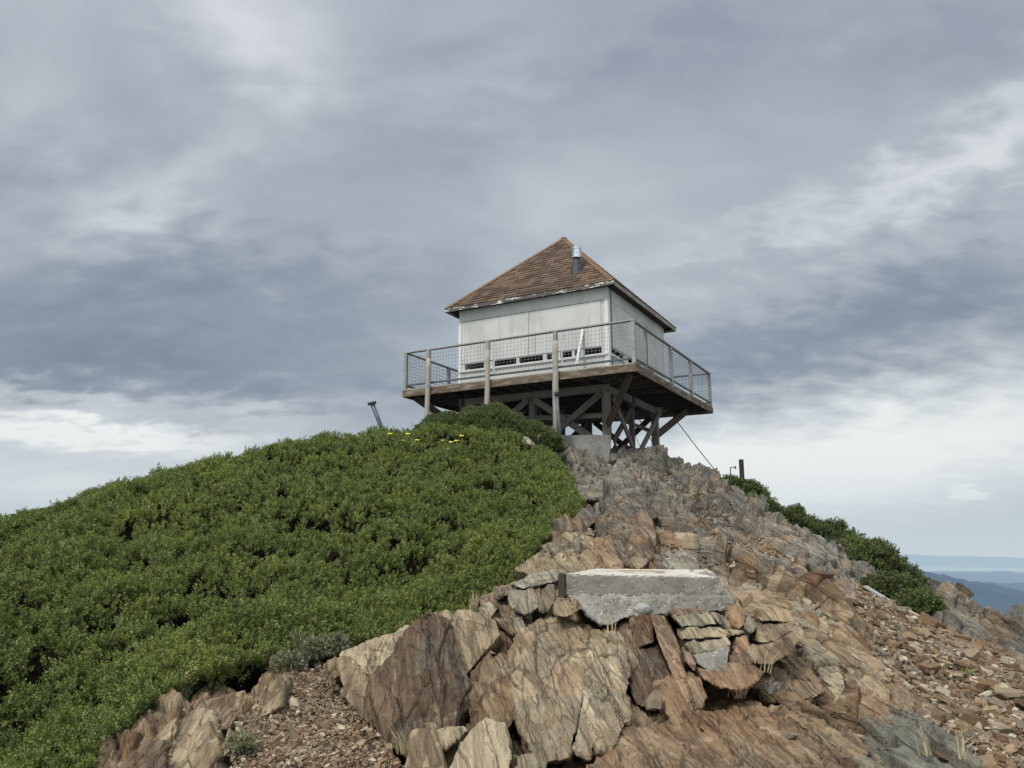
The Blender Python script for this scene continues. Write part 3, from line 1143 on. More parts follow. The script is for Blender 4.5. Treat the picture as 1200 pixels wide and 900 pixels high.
    V = np.concatenate(rows)
    na = len(az)
    i = np.arange(4)[:, None] * na + np.arange(na - 1)[None, :]
    f = np.stack([i, i + 1, i + na + 1, i + na], -1).reshape(-1, 4)[:, ::-1]
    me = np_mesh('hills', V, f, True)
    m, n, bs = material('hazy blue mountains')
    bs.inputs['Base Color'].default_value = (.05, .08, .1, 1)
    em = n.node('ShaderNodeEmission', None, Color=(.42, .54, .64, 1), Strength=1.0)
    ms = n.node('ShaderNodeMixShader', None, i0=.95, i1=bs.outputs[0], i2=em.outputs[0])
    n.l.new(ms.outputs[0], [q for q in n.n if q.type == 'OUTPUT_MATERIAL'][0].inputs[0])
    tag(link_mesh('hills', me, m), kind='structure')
    # small fair weather clouds low over the plain are real little puffs of mesh
    

build_far()

# ================================================================== SUMMIT TERRAIN
# survey points: picture column, row, forward distance; the flag lowers a point that was read on the shrub canopy
GROUND = [
    # bottom of the slope
    (100, 900, 4.9), (200, 900, 4.8), (300, 900, 4.75), (400, 900, 4.75), (480, 900, 4.7), (600, 900, 4.65), (700, 900, 4.6), (800, 900, 4.6), (950, 900, 4.6), (1100, 900, 4.75), (1200, 900, 4.9),
    (160, 850, 5.3), (250, 800, 5.8), (330, 790, 6.0), (350, 830, 5.6), (420, 840, 5.4), (420, 790, 6.05), (470, 880, 4.95),
    (380, 765, 6.5), (480, 745, 6.75), (560, 705, 7.1),
    (560, 800, 5.85), (620, 730, 6.5), (640, 800, 5.6), (640, 870, 4.95), (720, 800, 5.65), (720, 870, 4.9),
    # concrete bench
    (650, 700, 6.9), (760, 745, 6.55), (700, 668, 8.1), (850, 672, 8.0), (860, 700, 6.9),
    (800, 800, 5.7), (880, 800, 5.7), (800, 860, 4.95), (950, 830, 5.35), (1000, 880, 4.85),
    (950, 700, 7.1), (980, 760, 6.25), (1040, 830, 5.45),
    # scree on the right
    (1100, 830, 5.7), (1200, 850, 5.5), (1100, 770, 7.4), (1200, 800, 7.0), (1000, 690, 9.2), (1050, 720, 8.8), (1150, 760, 8.4), (1060, 790, 6.6),
    # ridge on the right
    (1200, 772, 10.5), (1150, 740, 11.5), (1090, 712, 12.8), (1045, 698, 14.0), (1000, 678, 15), (940, 643, 17.5), (890, 624, 19.5), (858, 607, 21),
    (1020, 708, 10.5), (1080, 730, 10.4),
    # upper rock
    (640, 640, 9.2), (740, 650, 8.9), (800, 640, 9.6), (690, 600, 11.2), (760, 600, 12), (720, 570, 14.5), (700, 562, 18.3), (760, 541, 19.5), (785, 550, 21), (830, 600, 13),
    (835, 563, 17.5), (880, 640, 10.8), (900, 680, 8.6), (940, 660, 10.8), (870, 592, 16), (920, 628, 13.6), (800, 570, 17),
]
CANOPY = [
    (0, 610, 13), (100, 582, 13.6), (200, 552, 14.2), (300, 532, 14.8), (400, 514, 15.6), (480, 503, 16.4), (560, 507, 16.2), (640, 522, 15.6), (672, 550, 13.5),
    (665, 590, 11), (640, 610, 10.2), (600, 640, 9.1), (540, 690, 7.9), (400, 700, 8.7), (400, 600, 11.4), (200, 700, 8.3), (200, 620, 10.9), (0, 700, 8.4), (0, 800, 6.3),
    (100, 850, 5.7), (30, 900, 5.0), (250, 760, 6.9), (380, 735, 7.5), (560, 600, 11.6), (520, 545, 14.2), (0, 640, 11), (300, 650, 9.8),
]
WORLD = [
    (0, 0, -1.6), (3.2, 0.5, -1.75), (-3, .3, -1.62), (0, -5, -1.95), (6, 3, -2.0), (-5, 3, -1.55), (0, 2.6, -1.45), (-8, -2, -1.8), (8, -3, -2.8),
    (2.1, 20.9, 2.55), (1.5, 23, 2.6), (-1.2, 22.2, 2.5), (4.3, 23.4, 2.2), (3.2, 27, 1.6), (0, 27, 1.6), (-5, 25, 1.2), (-9, 20, .0), (-13, 18, -1.6), (-15, 10, -1.5), (-16, 26, -3.5),
    (.6, 19.5, 2.62), (-1.0, 19.9, 2.45), (-2.6, 20.7, 2.3), (-.3, 18.0, 2.45),
    (12, 14, -4.0), (10, 18, -3.5), (9, 24, -1.8), (7.5, 26.5, .9), (10, 30, -2.2), (12, 8, -3.8), (16, 20, -8), (0, 36, -2.5), (14, 32, -7), (9, 4, -3.0),
    (-22, 0, -5), (22, 0, -10), (0, -20, -6), (-25, 20, -9), (26, 20, -15), (0, 50, -11), (-25, 45, -14), (25, 48, -18), (-20, -20, -11), (20, -20, -13),
]
CH = 0.42   # canopy height
ctl = [pt(*g) for g in GROUND] + [pt(*c) - np.array([0, 0, CH + (.04 if c[2] < 12.5 else .36 if 450 < c[0] < 650 else .24)]) for c in CANOPY] + [np.array(w, float) for w in WORLD]
ctl = np.array(ctl)


def tps_fit(P, lam=0.012):
    n = len(P)
    d = np.hypot(P[:, None, 0] - P[None, :, 0], P[:, None, 1] - P[None, :, 1])
    K = np.where(d > 0, d * d * np.log(np.maximum(d, 1e-9)), 0) + lam * np.eye(n)
    Q = np.c_[np.ones(n), P[:, :2]]
    A = np.block([[K, Q], [Q.T, np.zeros((3, 3))]])
    return np.linalg.solve(A, np.r_[P[:, 2], 0, 0, 0])


TW = tps_fit(ctl)


def ground(x, y):
    x, y = np.asarray(x, float), np.asarray(y, float)
    sh = x.shape
    x, y = x.ravel(), y.ravel()
    out = np.empty(len(x))
    for s in range(0, len(x), 40000):
        e = slice(s, s + 40000)
        d2 = (x[e, None] - ctl[None, :, 0]) ** 2 + (y[e, None] - ctl[None, :, 1]) ** 2
        U = .5 * d2 * np.log(np.maximum(d2, 1e-12))
        out[e] = U @ TW[:-3] + TW[-3] + TW[-2] * x[e] + TW[-1] * y[e]
    r = np.hypot(x, y - 8)
    far = -8 - .62 * (r - 32) + fbm(np.stack([x, y, x * 0], 1) / 30, 3, 90) * 6
    far = np.maximum(far, -1320 + 0 * r)
    k = sstep(30, 48, r)
    return (out * (1 - k) + far * k).reshape(sh)


def poly_xy(lst):
    return np.array([pt(*g)[:2] for g in lst])


def signed(poly, x, y):
    """signed distance to polygon, positive inside"""
    n = len(poly)
    d = np.full(x.shape, 1e9)
    ins = np.zeros(x.shape, bool)
    for i in range(n):
        a, b = poly[i], poly[(i + 1) % n]
        e = b - a
        t = np.clip(((x - a[0]) * e[0] + (y - a[1]) * e[1]) / (e @ e), 0, 1)
        d = np.minimum(d, np.hypot(x - a[0] - t * e[0], y - a[1] - t * e[1]))
        c = ((a[1] > y) != (b[1] > y)) & (x < (b[0] - a[0]) * (y - a[1]) / (b[1] - a[1] + 1e-12) + a[0])
        ins ^= c
    return np.where(ins, d, -d)


# plan outline of the shrub mat (front edge walks along the rock, back edge beyond the crest)
MAT_POLY = np.vstack([
    poly_xy([(-200, 960, 4.2), (95, 905, 4.75), (150, 858, 5.3), (240, 800, 5.9), (320, 770, 6.5), (385, 745, 6.9), (440, 728, 7.2), (520, 708, 7.6), (570, 672, 8.3),
             (640, 628, 9.5), (672, 585, 11.2), (682, 555, 13.2), (668, 535, 15.0)]),
    np.array([[.9, 16.6], [.2, 17.2], [-1.2, 17.6], [-4, 18.0], [-8, 18], [-13, 17], [-18, 13], [-19, 6], [-12, 1.5], [-6, 2.2]]),
])
SCREE_POLY = poly_xy([(1010, 700, 10.0), (1060, 735, 9.8), (1110, 760, 9.6), (1200, 800, 9.5), (1420, 850, 9.0), (1500, 960, 4.5), (1150, 960, 4.0), (1080, 905, 4.7), (1045, 850, 5.4), (1030, 790, 6.4), (990, 740, 7.8), (960, 690, 9.4)])
GRAVEL_POLY = poly_xy([(270, 905, 4.7), (275, 850, 5.2), (330, 800, 5.9), (385, 785, 6.2), (400, 810, 5.85), (440, 850, 5.3), (475, 905, 4.7)])
HERO_POLY = poly_xy([(100, 910, 4.6), (240, 800, 6.0), (380, 755, 6.9), (560, 690, 7.6), (650, 665, 8.6), (860, 665, 8.6), (940, 700, 7.4), (1010, 820, 5.7), (1030, 920, 4.3), (700, 940, 4.0), (300, 940, 4.2)])
TOPSCREE_POLY = poly_xy([(880, 615, 14), (910, 640, 11.5), (935, 690, 8.8), (900, 650, 9.6), (880, 630, 11)])
FR_C = frame_from_normal((1.0, .18, .16), (0, .15, 1))
FR_R = frame_from_normal((.74, -.12, .62), (-.5, .25, .7))


def rock_relief(p, wR, amp):
    """fractured relief of the bedrock: long tilted plates broken into blocks"""
    out = np.zeros(len(p), np.float32)
    tone = np.zeros(len(p), np.float32)
    edge = np.ones(len(p), np.float32)
    for fr, w in ((FR_C, 1 - wR), (FR_R, wR)):
        s = w > 0.02
        if not s.any():
            continue
        q = p[s]
        d1, t1, e1 = plates(q, fr, (.42, 1.4, .95), 1, .38, .7, .22, .05)
        d2, t2, e2 = plates(q, fr, (.13, .6, .38), 2, .14, .7, .3, .07)
        d3, t3, e3 = plates(q, fr, (.04, .2, .12), 3, .036, .7, .25, .09)
        s1 = (q @ fr.T)
        lay = fbm(s1 * np.array([16, 1.1, 1.6]), 4, 8) * .020
        out[s] += w[s] * (d1 + d2 + d3 + lay)
        tone[s] += w[s] * (t1 * .4 + t2 * .4 + t3 * .2)
        edge[s] = np.minimum(edge[s], np.minimum(e1 * 1.5, e2) + (1 - w[s]))
    out += fbm(p * 7, 4, 12) * .018 + fbm(p * 28, 3, 14) * .007
    return out * amp, tone, edge


def build_terrain():
    # polar sheet, fine where the eye falls
    a_f = np.radians(np.linspace(-38, 38, 860))
    a_c = np.radians(np.linspace(40, 320, 70))
    az = np.concatenate([a_f, a_c])
    r = np.concatenate([np.linspace(.4, 3.4, 18)[:-1], np.geomspace(3.4, 30, 760), np.geomspace(30.5, 70, 40), np.geomspace(75, 2600, 40)])
    A, RR = np.meshgrid(az, r)
    X, Y = (RR * np.sin(A)).ravel(), (RR * np.cos(A)).ravel()
    Z = ground(X, Y)
    na, nr = len(az), len(r)
    # smoothed normals of the base
    Zg = Z.reshape(nr, na)
    P = np.stack([X.reshape(nr, na), Y.reshape(nr, na), Zg], -1)
    du = np.roll(P, -1, 1) - np.roll(P, 1, 1)
    dv = np.gradient(P, axis=0)
    N = np.cross(du, dv)
    N /= np.linalg.norm(N, axis=-1, keepdims=True) + 1e-12
    N = N.reshape(-1, 3)
    N[N[:, 2] < 0] *= -1
    p = P.reshape(-1, 3).astype(np.float32)
    mat = signed(MAT_POLY, X, Y)
    scree = sstep(-.25, .35, signed(SCREE_POLY, X, Y) + .25 * fbm(p * 1.5, 3, 70))
    scree = np.maximum(scree, .8 * sstep(-.15, .3, signed(TOPSCREE_POLY, X, Y)))
    grav = sstep(-.12, .2, signed(GRAVEL_POLY, X, Y) + .12 * fbm(p * 3, 3, 71))
    under = sstep(-.05, .5, mat + .15 * fbm(p * 2, 3, 72))
    near = RR.ravel()
    rocky = (1 - under) * (1 - .86 * scree) * (1 - .93 * grav)
    rocky = rocky * sstep(1.5, 4, near)
    wR = sstep(.6, 2.3, X - .05 * (Y - 6)) * .98 + .01
    amp = rocky * (.75 + .75 * sstep(7, 14, near))
    disp = np.zeros(len(p), np.float32)
    tone = np.full(len(p), .5, np.float32)
    edge = np.ones(len(p), np.float32)
    s = (amp > .02) & (near < 34)
    dd, tt, ee = rock_relief(p[s], wR[s], amp[s])
    disp[s], tone[s], edge[s] = dd, tt, ee
    hero = sstep(-.1, .35, signed(HERO_POLY, X, Y))
    disp = disp * (1 - .72 * hero) - .15 * hero * rocky
    # small relief on soil, scree bed and gravel
    q = near < 34
    soil = fbm(p[q] * 5, 5, 30) * .03 + fbm(p[q] * 30, 3, 34) * .008
    disp[q] += soil * (1 - rocky[q]) * 1.0
    p = p + N * disp[:, None]
    i = np.arange(nr - 1)[:, None] * na + np.arange(na)[None, :]
    j = np.arange(nr - 1)[:, None] * na + (np.arange(na) + 1)[None, :] % na
    f = np.stack([i, j, j + na, i + na], -1).reshape(-1, 4)
    c = len(p)
    p = np.vstack([p, [[0, 0, -1.6]]])
    tri = np.stack([np.full(na, c), (np.arange(na) + 1) % na, np.arange(na)], 1)
    f = f[:, ::-1]
    me = np_mesh('terrain', p, [f, tri], False)
    ex = lambda v: np.r_[v, 0]
    attr(me, 'scree', ex(scree * (1 - under)))
    attr(me, 'gravel', ex(grav * (1 - under)))
    attr(me, 'under', ex(under))
    attr(me, 'tone', ex(tone))
    attr(me, 'edge', ex(edge))
    attr(me, 'right', ex(wR))
    attr(me, 'high', ex(sstep(6.3, 13, near)))
    attr(me, 'far', ex(sstep(30, 60, near)))
    o = link_mesh('terrain', me, M['bedrock'])
    tag(o, kind='structure')
    return o


def rock_colour(n, o, tone, rightness, high, tint=0.0, nrm=(1.0, .18, .16), stripes=1.0):
    """shared colour network of the schist: foliated bands, rust, cream and lichen"""
    zrot = n.mapping(o, rot=(R(-9), R(10), R(-8)))
    zrotR = n.mapping(o, rot=(R(-6), R(42), R(-8)))
    zv = n.node('ShaderNodeMix', {'data_type': 'VECTOR'})
    n.set(zv.inputs[0], rightness)
    n.set(zv.inputs[4], zrot)
    n.set(zv.inputs[5], zrotR)
    fv = zv.outputs[1]
    fol = n.noise(n.mapping(fv, scale=(13, 1.1, 1.3)), 1.0, 6, .62, .6)
    fol2 = n.noise(n.mapping(fv, loc=(3, 5, 1), scale=(42, 3.5, 4.5)), 1.0, 5, .65, .4)
    blot = n.noise(o, 1.25, 5, .6, .3)
    blot2 = n.noise(n.mapping(o, loc=(7, 3, 2)), 2.6, 5, .62, .4)
    sm = n.noise(o, 11, 6, .68)
    fine = n.noise(o, 55, 4, .7)
    base = n.ramp(fol, [(.26, (.04, .029, .021)), (.40, (.125, .09, .06)), (.52, (.25, .19, .13)), (.64, (.39, .325, .24)), (.78, (.50, .45, .37))])
    fine_b = n.ramp(fol2, [(.3, (.10, .07, .045)), (.55, (.28, .215, .15)), (.75, (.46, .40, .32))])
    c = n.mix(.42, base, fine_b)
    # block tone
    c = n.mix(n.smooth(tone, .25, .5, .75, 0), c, n.mix(.5, (.075, .046, .03), n.mix(1.0, c, (.55, .42, .34), 'MULTIPLY')))
    c = n.mix(n.smooth(tone, .58, .8, 0, .5), c, (.40, .33, .245))
    # iron staining
    rust = n.smooth(n.math('ADD', blot, n.math('MULTIPLY', n.math('SUBTRACT', sm, .5), .35)), .48, .64)
    c = n.mix(n.math('MULTIPLY', rust, .55), c, n.ramp(fol2, [(.3, (.085, .038, .02)), (.5, (.22, .115, .058)), (.75, (.37, .24, .135))]))
    # grey weathering and lichen, stronger higher up the slope
    gz = n.math('ADD', blot2, n.math('MULTIPLY', high, .2))
    grey = n.smooth(n.math('ADD', gz, n.math('MULTIPLY', n.math('SUBTRACT', sm, .5), .3)), .52, .68)
    c = n.mix(n.math('MULTIPLY', grey, .8), c, n.ramp(n.math('ADD', n.math('MULTIPLY', fol, .5), n.math('MULTIPLY', sm, .5)), [(.3, (.075, .072, .062)), (.5, (.19, .18, .155)), (.68, (.33, .315, .275))]))
    lich = n.smooth(n.noise(n.mapping(o, loc=(1, 9, 4)), 6.0, 6, .72), .62, .68)
    c = n.mix(n.math('MULTIPLY', lich, .55), c, n.ramp(fine, [(.35, (.17, .18, .13)), (.65, (.36, .37, .30))]))
    pale = n.smooth(n.noise(n.mapping(o, loc=(4, 2, 8)), 3.4, 5, .65), .6, .7)
    c = n.mix(n.math('MULTIPLY', pale, .5), c, (.46, .405, .325))
    # grit
    c = n.mix(n.smooth(fine, .5, .72, 0, .5), c, n.mix(1.0, c, (.42, .39, .36), 'MULTIPLY'))
    c = n.mix(n.smooth(fine, .42, .28, 0, .35), c, n.mix(1.0, c, (1.5, 1.48, 1.42), 'MULTIPLY'))
    jw = n.vmath('ADD', fv, n.vmath('SCALE', n.vmath('SUBTRACT', n.noisec(o, 4.0, 4), (.5, .5, .5)), scale=.09))
    j1 = n.voro(n.mapping(jw, scale=(4.2, .55, .9)), 1.0, 'DISTANCE_TO_EDGE')
    j2 = n.voro(n.mapping(jw, loc=(5, 2, 8), scale=(13, 1.1, 2.2)), 1.0, 'DISTANCE_TO_EDGE')
    gate = n.smooth(blot2, .42, .56)
    jk = n.math('MAXIMUM', n.math('MULTIPLY', n.smooth(j1, .004, .022, 1, 0), n.smooth(sm, .42, .52)), n.math('MULTIPLY', n.smooth(j2, .006, .03, .8, 0), gate))
    c = n.mix(n.math('MULTIPLY', jk, .38), c, (.03, .022, .017))
    c = n.node('ShaderNodeGamma', None, Color=c, Gamma=1.22).outputs[0]
    c = n.mix(1.0, c, (1.08, 1.02, .88), 'MULTIPLY')
    hsv = n.node('ShaderNodeHueSaturation', None, Color=c, Saturation=.5, Value=.80).outputs[0]
    c = n.node('ShaderNodeHueSaturation', None, Color=c, Saturation=.95).outputs[0]
    c = n.mix(n.math('MULTIPLY', high, n.smooth(blot2, .36, .58, .35, .95)), c, hsv)
    h = n.math('ADD', n.math('MULTIPLY', jk, -1.2), n.math('ADD', n.math('MULTIPLY', fol2, .8), n.math('ADD', n.math('MULTIPLY', sm, .9), n.math('MULTIPLY', fine, .45))))
    return c, h, sm, fine


def bedrock_material():
    m, n, b = material('bedrock and soil')
    o = n.obj()
    tone, edge = n.attr('tone'), n.attr('edge')
    c, h, sm, fine = rock_colour(n, o, tone, n.attr('right'), n.attr('high'))
    # joints darkened along the plate edges
    joint = n.smooth(edge, .0, .07, .8, 0)
    c = n.mix(joint, c, (.055, .04, .028))
    soil = n.ramp(n.math('ADD', n.math('MULTIPLY', sm, .6), n.math('MULTIPLY', fine, .4)), [(.3, (.07, .048, .032)), (.5, (.155, .112, .078)), (.7, (.26, .2, .145))])
    v = n.voro(o, 26, out=1)
    vr = n.node('ShaderNodeSeparateColor', None, Color=v)
    vd = n.voro(o, 26, 'DISTANCE_TO_EDGE')
    peb = n.ramp(vr.outputs[0], [(0, (.1, .065, .042)), (.3, (.21, .15, .1)), (.6, (.30, .24, .18)), (.85, (.24, .225, .2)), (1, (.42, .36, .29))])
    pf = n.math('MULTIPLY', n.smooth(vd, .04, .14), n.math('GREATER_THAN', vr.outputs[1], .35))
    gravel = n.mix(n.math('MULTIPLY', pf, .85), soil, peb)
    lf = n.math('MAXIMUM', n.attr('scree'), n.attr('gravel'))
    c = n.mix(lf, c, gravel)
    litter = n.ramp(fine, [(.3, (.018, .013, .009)), (.7, (.06, .042, .028))])
    c = n.mix(n.attr('under'), c, litter)
    c = n.mix(n.attr('far'), c, (.03, .042, .022))
    hh = n.math('ADD', h, n.math('MULTIPLY', n.math('MULTIPLY', pf, lf), 1.2))
    col(n, b, c, .92, n.bump(hh, .8, .014))
    return m


M['bedrock'] = bedrock_material()
terrain = build_terrain()

# ================================================================== ROCKS
def rock_material(name):
    m, n, b = material(name)
    o = n.obj()
    geo = n.node('ShaderNodeNewGeometry').outputs['Position']
    tint = n.node('ShaderNodeAttribute', {'attribute_name': 'tint'}).outputs['Color']
    c, h, sm, fine = rock_colour(n, geo, n.attr('tone'), n.attr('right'), n.attr('high'))
    lum = n.node('ShaderNodeSeparateColor', {'mode': 'HSV'}, Color=c).outputs[2]
    tc = n.mix(1.0, tint, n.ramp(lum, [(0, .22), (.2, .8), (.42, 1.5), (.6, 1.9)]), 'MULTIPLY')
    tc = n.mix(1.0, tc, (.98, .97, .85), 'MULTIPLY')
    c = n.mix(n.math('MULTIPLY', n.attr('tintf'), .85), c, tc)
    streak = n.noise(n.mapping(geo, rot=(R(-9), R(10), R(-8)), scale=(34, 3, 1.6)), 1.0, 5, .62, .5)
    c = n.mix(n.smooth(streak, .54, .68, 0, .38), c, n.mix(1.0, c, (.42, .38, .36), 'MULTIPLY'))
    c = n.mix(n.smooth(streak, .46, .33, 0, .3), c, n.mix(1.0, c, (1.45, 1.42, 1.38), 'MULTIPLY'))
    c = n.node('ShaderNodeHueSaturation', None, Color=c, Saturation=.95).outputs[0]
    c = n.mix(n.smooth(n.attr('edge'), 0, .06, .7, 0), c, (.05, .036, .026))
    col(n, b, c, .9, n.bump(h, .9, .012))
    return m


M['rock'] = rock_material('schist rock')
BROWN, RUST, TAN, CREAM, GREY, DARK, PINK, OLIVE = (.125, .088, .06), (.205, .125, .066), (.285, .222, .145), (.40, .34, .25), (.23, .22, .19), (.06, .051, .043), (.225, .155, .11), (.20, .185, .125)


def remeshed(bm, vox):
    me = bpy.data.meshes.new('tmp')
    bm.to_mesh(me)
    bm.free()
    o = bpy.data.objects.new('tmp', me)
    COL.objects.link(o)
    md = o.modifiers.new('r', 'REMESH')
    md.mode = 'VOXEL'
    md.voxel_size = vox
    dg = bpy.context.evaluated_depsgraph_get()
    out = bpy.data.meshes.new_from_object(o.evaluated_get(dg))
    bpy.data.objects.remove(o)
    bpy.data.meshes.remove(me)
    return out


def finish_rock(name, me, label, tint, tf, tone, high, right, amp, seed, cat, group=None, mat='rock', origin=None, psize=1.0):
    nv = len(me.vertices)
    p = np.empty(nv * 3, np.float32)
    me.vertices.foreach_get('co', p)
    p = p.reshape(-1, 3)
    no = np.empty(nv * 3, np.float32)
    me.vertices.foreach_get('normal', no)
    no = no.reshape(-1, 3)
    fr = FR_R if right > .5 else FR_C
    q = p + seed * 3.17
    ps = psize
    d1, t1, e1 = plates(q, fr, (.16 * ps, .7 * ps, .45 * ps), 60 + seed, .07 * ps, .7, .16, .045)
    d2, t2, e2 = plates(q, fr, (.055 * ps, .3 * ps, .17 * ps), 61 + seed, .026 * ps, .7, .22, .07)
    lay = fbm((q @ fr.T) * np.array([22, 1.3, 1.8]), 4, 62) * .015
    d = d1 + d2 + lay + fbm(q * 6, 4, 63) * .014 + fbm(q * 25, 3, 64) * .007
    p = p + no * (d * amp)[:, None]
    c0 = p.mean(0) if origin is None else np.array(origin)
    c0 = np.array([c0[0], c0[1], p[:, 2].min()])
    me.vertices.foreach_set('co', (p - c0).astype(np.float32).ravel())
    me.polygons.foreach_set('use_smooth', np.zeros(len(me.polygons), bool))
    attr(me, 'tone', np.clip(tone + (t1 - .5) * .35 + (t2 - .5) * .3, 0, 1))
    attr(me, 'edge', np.minimum(e1 * 1.3, e2 * 1.5) + (.03 if amp < .5 else 0))
    attr(me, 'high', np.full(nv, high))
    attr(me, 'right', np.full(nv, right))
    attr(me, 'tintf', np.full(nv, tf))
    a = me.attributes.new('tint', 'FLOAT_COLOR', 'POINT')
    a.data.foreach_set('color', np.tile(np.array([*tint, 1], np.float32), nv))
    me.name = name
    me.materials.clear()
    me.update()
    o = link_mesh(name, me, M[mat], None, tuple(c0))
    tag(o, label, cat, group)
    return o


_seed = [0]


def rock(name, label, hulls, back=(0, .55, -.18), tint=TAN, tf=.35, tone=.5, high=.1, right=0.0, vox=.0105, amp=.8, cat='rock', mat='rock', psize=1.0, pull=0.0):
    """solid angular block: each hull is a front outline surveyed off the photograph, carried back into the hill"""
    _seed[0] += 1
    bm = bmesh.new()
    for h in hulls:
        bk = back
        if isinstance(h, tuple):
            h, bk = h
        pts = []
        for g in h:
            w = pt(g[0], g[1], g[2] - pull)
            pts.append(w)
            pts.append(w + np.array(bk))
        ctr = np.mean(pts, 0)
        vs = [bm.verts.new(tuple(x)) for x in pts]
        r = bmesh.ops.convex_hull(bm, input=vs)
        junk = [e for e in r['geom_interior'] + r['geom_unused'] if isinstance(e, bmesh.types.BMVert)]
        bmesh.ops.delete(bm, geom=list(set(junk)), context='VERTS')
    bmesh.ops.recalc_face_normals(bm, faces=bm.faces)
    me = remeshed(bm, vox)
    return finish_rock(name, me, label, tint, tf, tone, high, right, amp, _seed[0], cat, mat=mat, psize=psize)


def build_outcrops():
    O = 'rock outcrop'
    # the big foliated block at the left of the face
    rock('rock_outcrop', 'dark brown foliated rock face with a diagonal crack, right of the gravel patch', [
        [(433, 792, 5.62), (460, 766, 5.78), (480, 733, 6.0), (503, 719, 6.1), (520, 728, 6.05), (532, 745, 5.98), (545, 790, 5.72), (548, 825, 5.45), (541, 856, 5.2), (505, 862, 5.12), (472, 884, 4.95), (446, 868, 5.08), (426, 826, 5.4)],
    ], tint=BROWN, tf=.6, tone=.3, cat=O, amp=.75)
    rock('rock_outcrop', 'cream slanted rock shelf above the gravel, below the green mat edge', [
        [(395, 767, 6.1), (415, 763, 6.2), (445, 747, 6.5), (479, 732, 6.6), (482, 738, 6.3), (461, 767, 5.9), (453, 791, 5.68), (433, 793, 5.66), (408, 773, 5.95)],
    ], back=(.0, .5, -.3), tint=CREAM, tf=.5, tone=.68, cat=O, amp=.5)
    rock('rock_outcrop', 'upright brown rock columns at the left end of the big rock face', [
        [(377, 780, 5.95), (383, 773, 6.0), (394, 769, 6.02), (396, 806, 5.72), (384, 810, 5.72)],
        [(396, 768, 6.0), (414, 765, 5.98), (433, 790, 5.7), (430, 826, 5.4), (436, 850, 5.2), (416, 832, 5.42), (400, 815, 5.58)],
    ], tint=OLIVE, tf=.45, tone=.42, cat=O)
    rock('rock_outcrop', 'tan rock facet between the dark face and the middle slab, upper one', [
        [(503, 719, 6.2), (540, 712, 6.5), (577, 718, 6.55), (588, 742, 6.2), (566, 770, 5.95), (543, 796, 5.72), (532, 745, 6.02)],
    ], tint=TAN, tf=.5, tone=.6, cat=O, amp=.6)
    rock('rock_outcrop', 'rust and dark stained rock face left of the striped middle slab', [
        [(566, 770, 5.95), (590, 766, 6.0), (626, 792, 5.7), (612, 830, 5.4), (600, 850, 5.15), (575, 868, 5.0), (548, 856, 5.15), (545, 800, 5.68)],
    ], tint=RUST, tf=.5, tone=.32, cat=O, amp=.7)
    rock('rock_outcrop', 'reddish brown ledge of rock under the grey rubble, left of the concrete block', [
        [(556, 700, 7.3), (600, 690, 7.4), (640, 715, 6.9), (640, 730, 6.5), (600, 745, 6.35), (575, 722, 6.7)],
    ], tint=PINK, tf=.45, tone=.5, cat=O, amp=.8)
    rock('rock_outcrop', 'large smooth tan slab with grey white stripes below the concrete block', [
        [(593, 767, 6.0), (612, 740, 6.3), (640, 722, 6.5), (690, 730, 6.35), (697, 740, 6.28), (696, 765, 6.0), (688, 790, 5.72), (668, 850, 5.08), (668, 888, 4.72), (633, 896, 4.68), (603, 853, 5.05), (590, 800, 5.6)],
    ], tint=TAN, tf=.45, tone=.6, cat=O, amp=.55)
    rock('rock_outcrop', 'pale grey ribs of rock just right of the striped slab', [
        [(697, 742, 6.2), (712, 740, 6.22), (716, 800, 5.6), (705, 850, 5.05), (690, 888, 4.72), (672, 880, 4.78), (680, 830, 5.3), (691, 790, 5.7)],
        [(716, 742, 6.15), (728, 745, 6.1), (738, 800, 5.55), (738, 835, 5.2), (722, 872, 4.85), (700, 882, 4.75), (712, 830, 5.25)],
    ], tint=CREAM, tf=.5, tone=.6, cat=O, amp=.7)
    # lower right bedrock
    rock('rock_outcrop', 'broad orange brown bedrock at the bottom centre of the slope', [
        [(725, 850, 5.15), (780, 846, 5.25), (850, 828, 5.45), (925, 822, 5.5), (1000, 850, 5.1), (1020, 880, 4.75), (980, 925, 4.35), (850, 935, 4.25), (740, 930, 4.3), (690, 900, 4.6)],
    ], back=(0, .7, -.4), tint=RUST, tf=.42, tone=.5, cat=O, vox=.015, amp=.8, right=0.3)
    rock('rock_outcrop', 'orange lumpy rock under the right end of the stone stack', [
        [(893, 782, 5.9), (925, 768, 6.0), (950, 775, 5.95), (965, 810, 5.6), (945, 828, 5.42), (905, 822, 5.5), (885, 805, 5.65)],
    ], tint=RUST, tf=.45, tone=.6, cat=O, right=.3)
    rock('rock_outcrop', 'pale diagonal rock ribs running down beside the scree', [
        [(938, 690, 7.4), (946, 697, 7.3), (1000, 752, 6.5), (1018, 790, 6.0), (1012, 800, 5.9), (975, 765, 6.3), (945, 725, 6.8)],
        [(930, 700, 7.2), (948, 735, 6.7), (985, 790, 6.0), (1008, 830, 5.55), (985, 826, 5.6), (950, 775, 6.1), (925, 735, 6.65)],
        [(985, 755, 6.4), (1022, 790, 5.95), (1030, 815, 5.7), (1015, 826, 5.6), (995, 795, 5.95)],
    ], tint=CREAM, tf=.5, tone=.6, right=1, high=.3, cat=O, amp=.9)
    rock('rock_outcrop', 'grey green lichen covered rock at the bottom right corner of the slope', [
        [(1020, 850, 5.1), (1052, 837, 5.2), (1092, 846, 5.1), (1112, 868, 4.9), (1152, 890, 4.7), (1150, 930, 4.35), (1010, 930, 4.35), (1005, 880, 4.8)],
    ], back=(0, .45, -.3), tint=(.17, .175, .13), tf=.6, tone=.45, high=1, right=1, cat=O, amp=1.1)
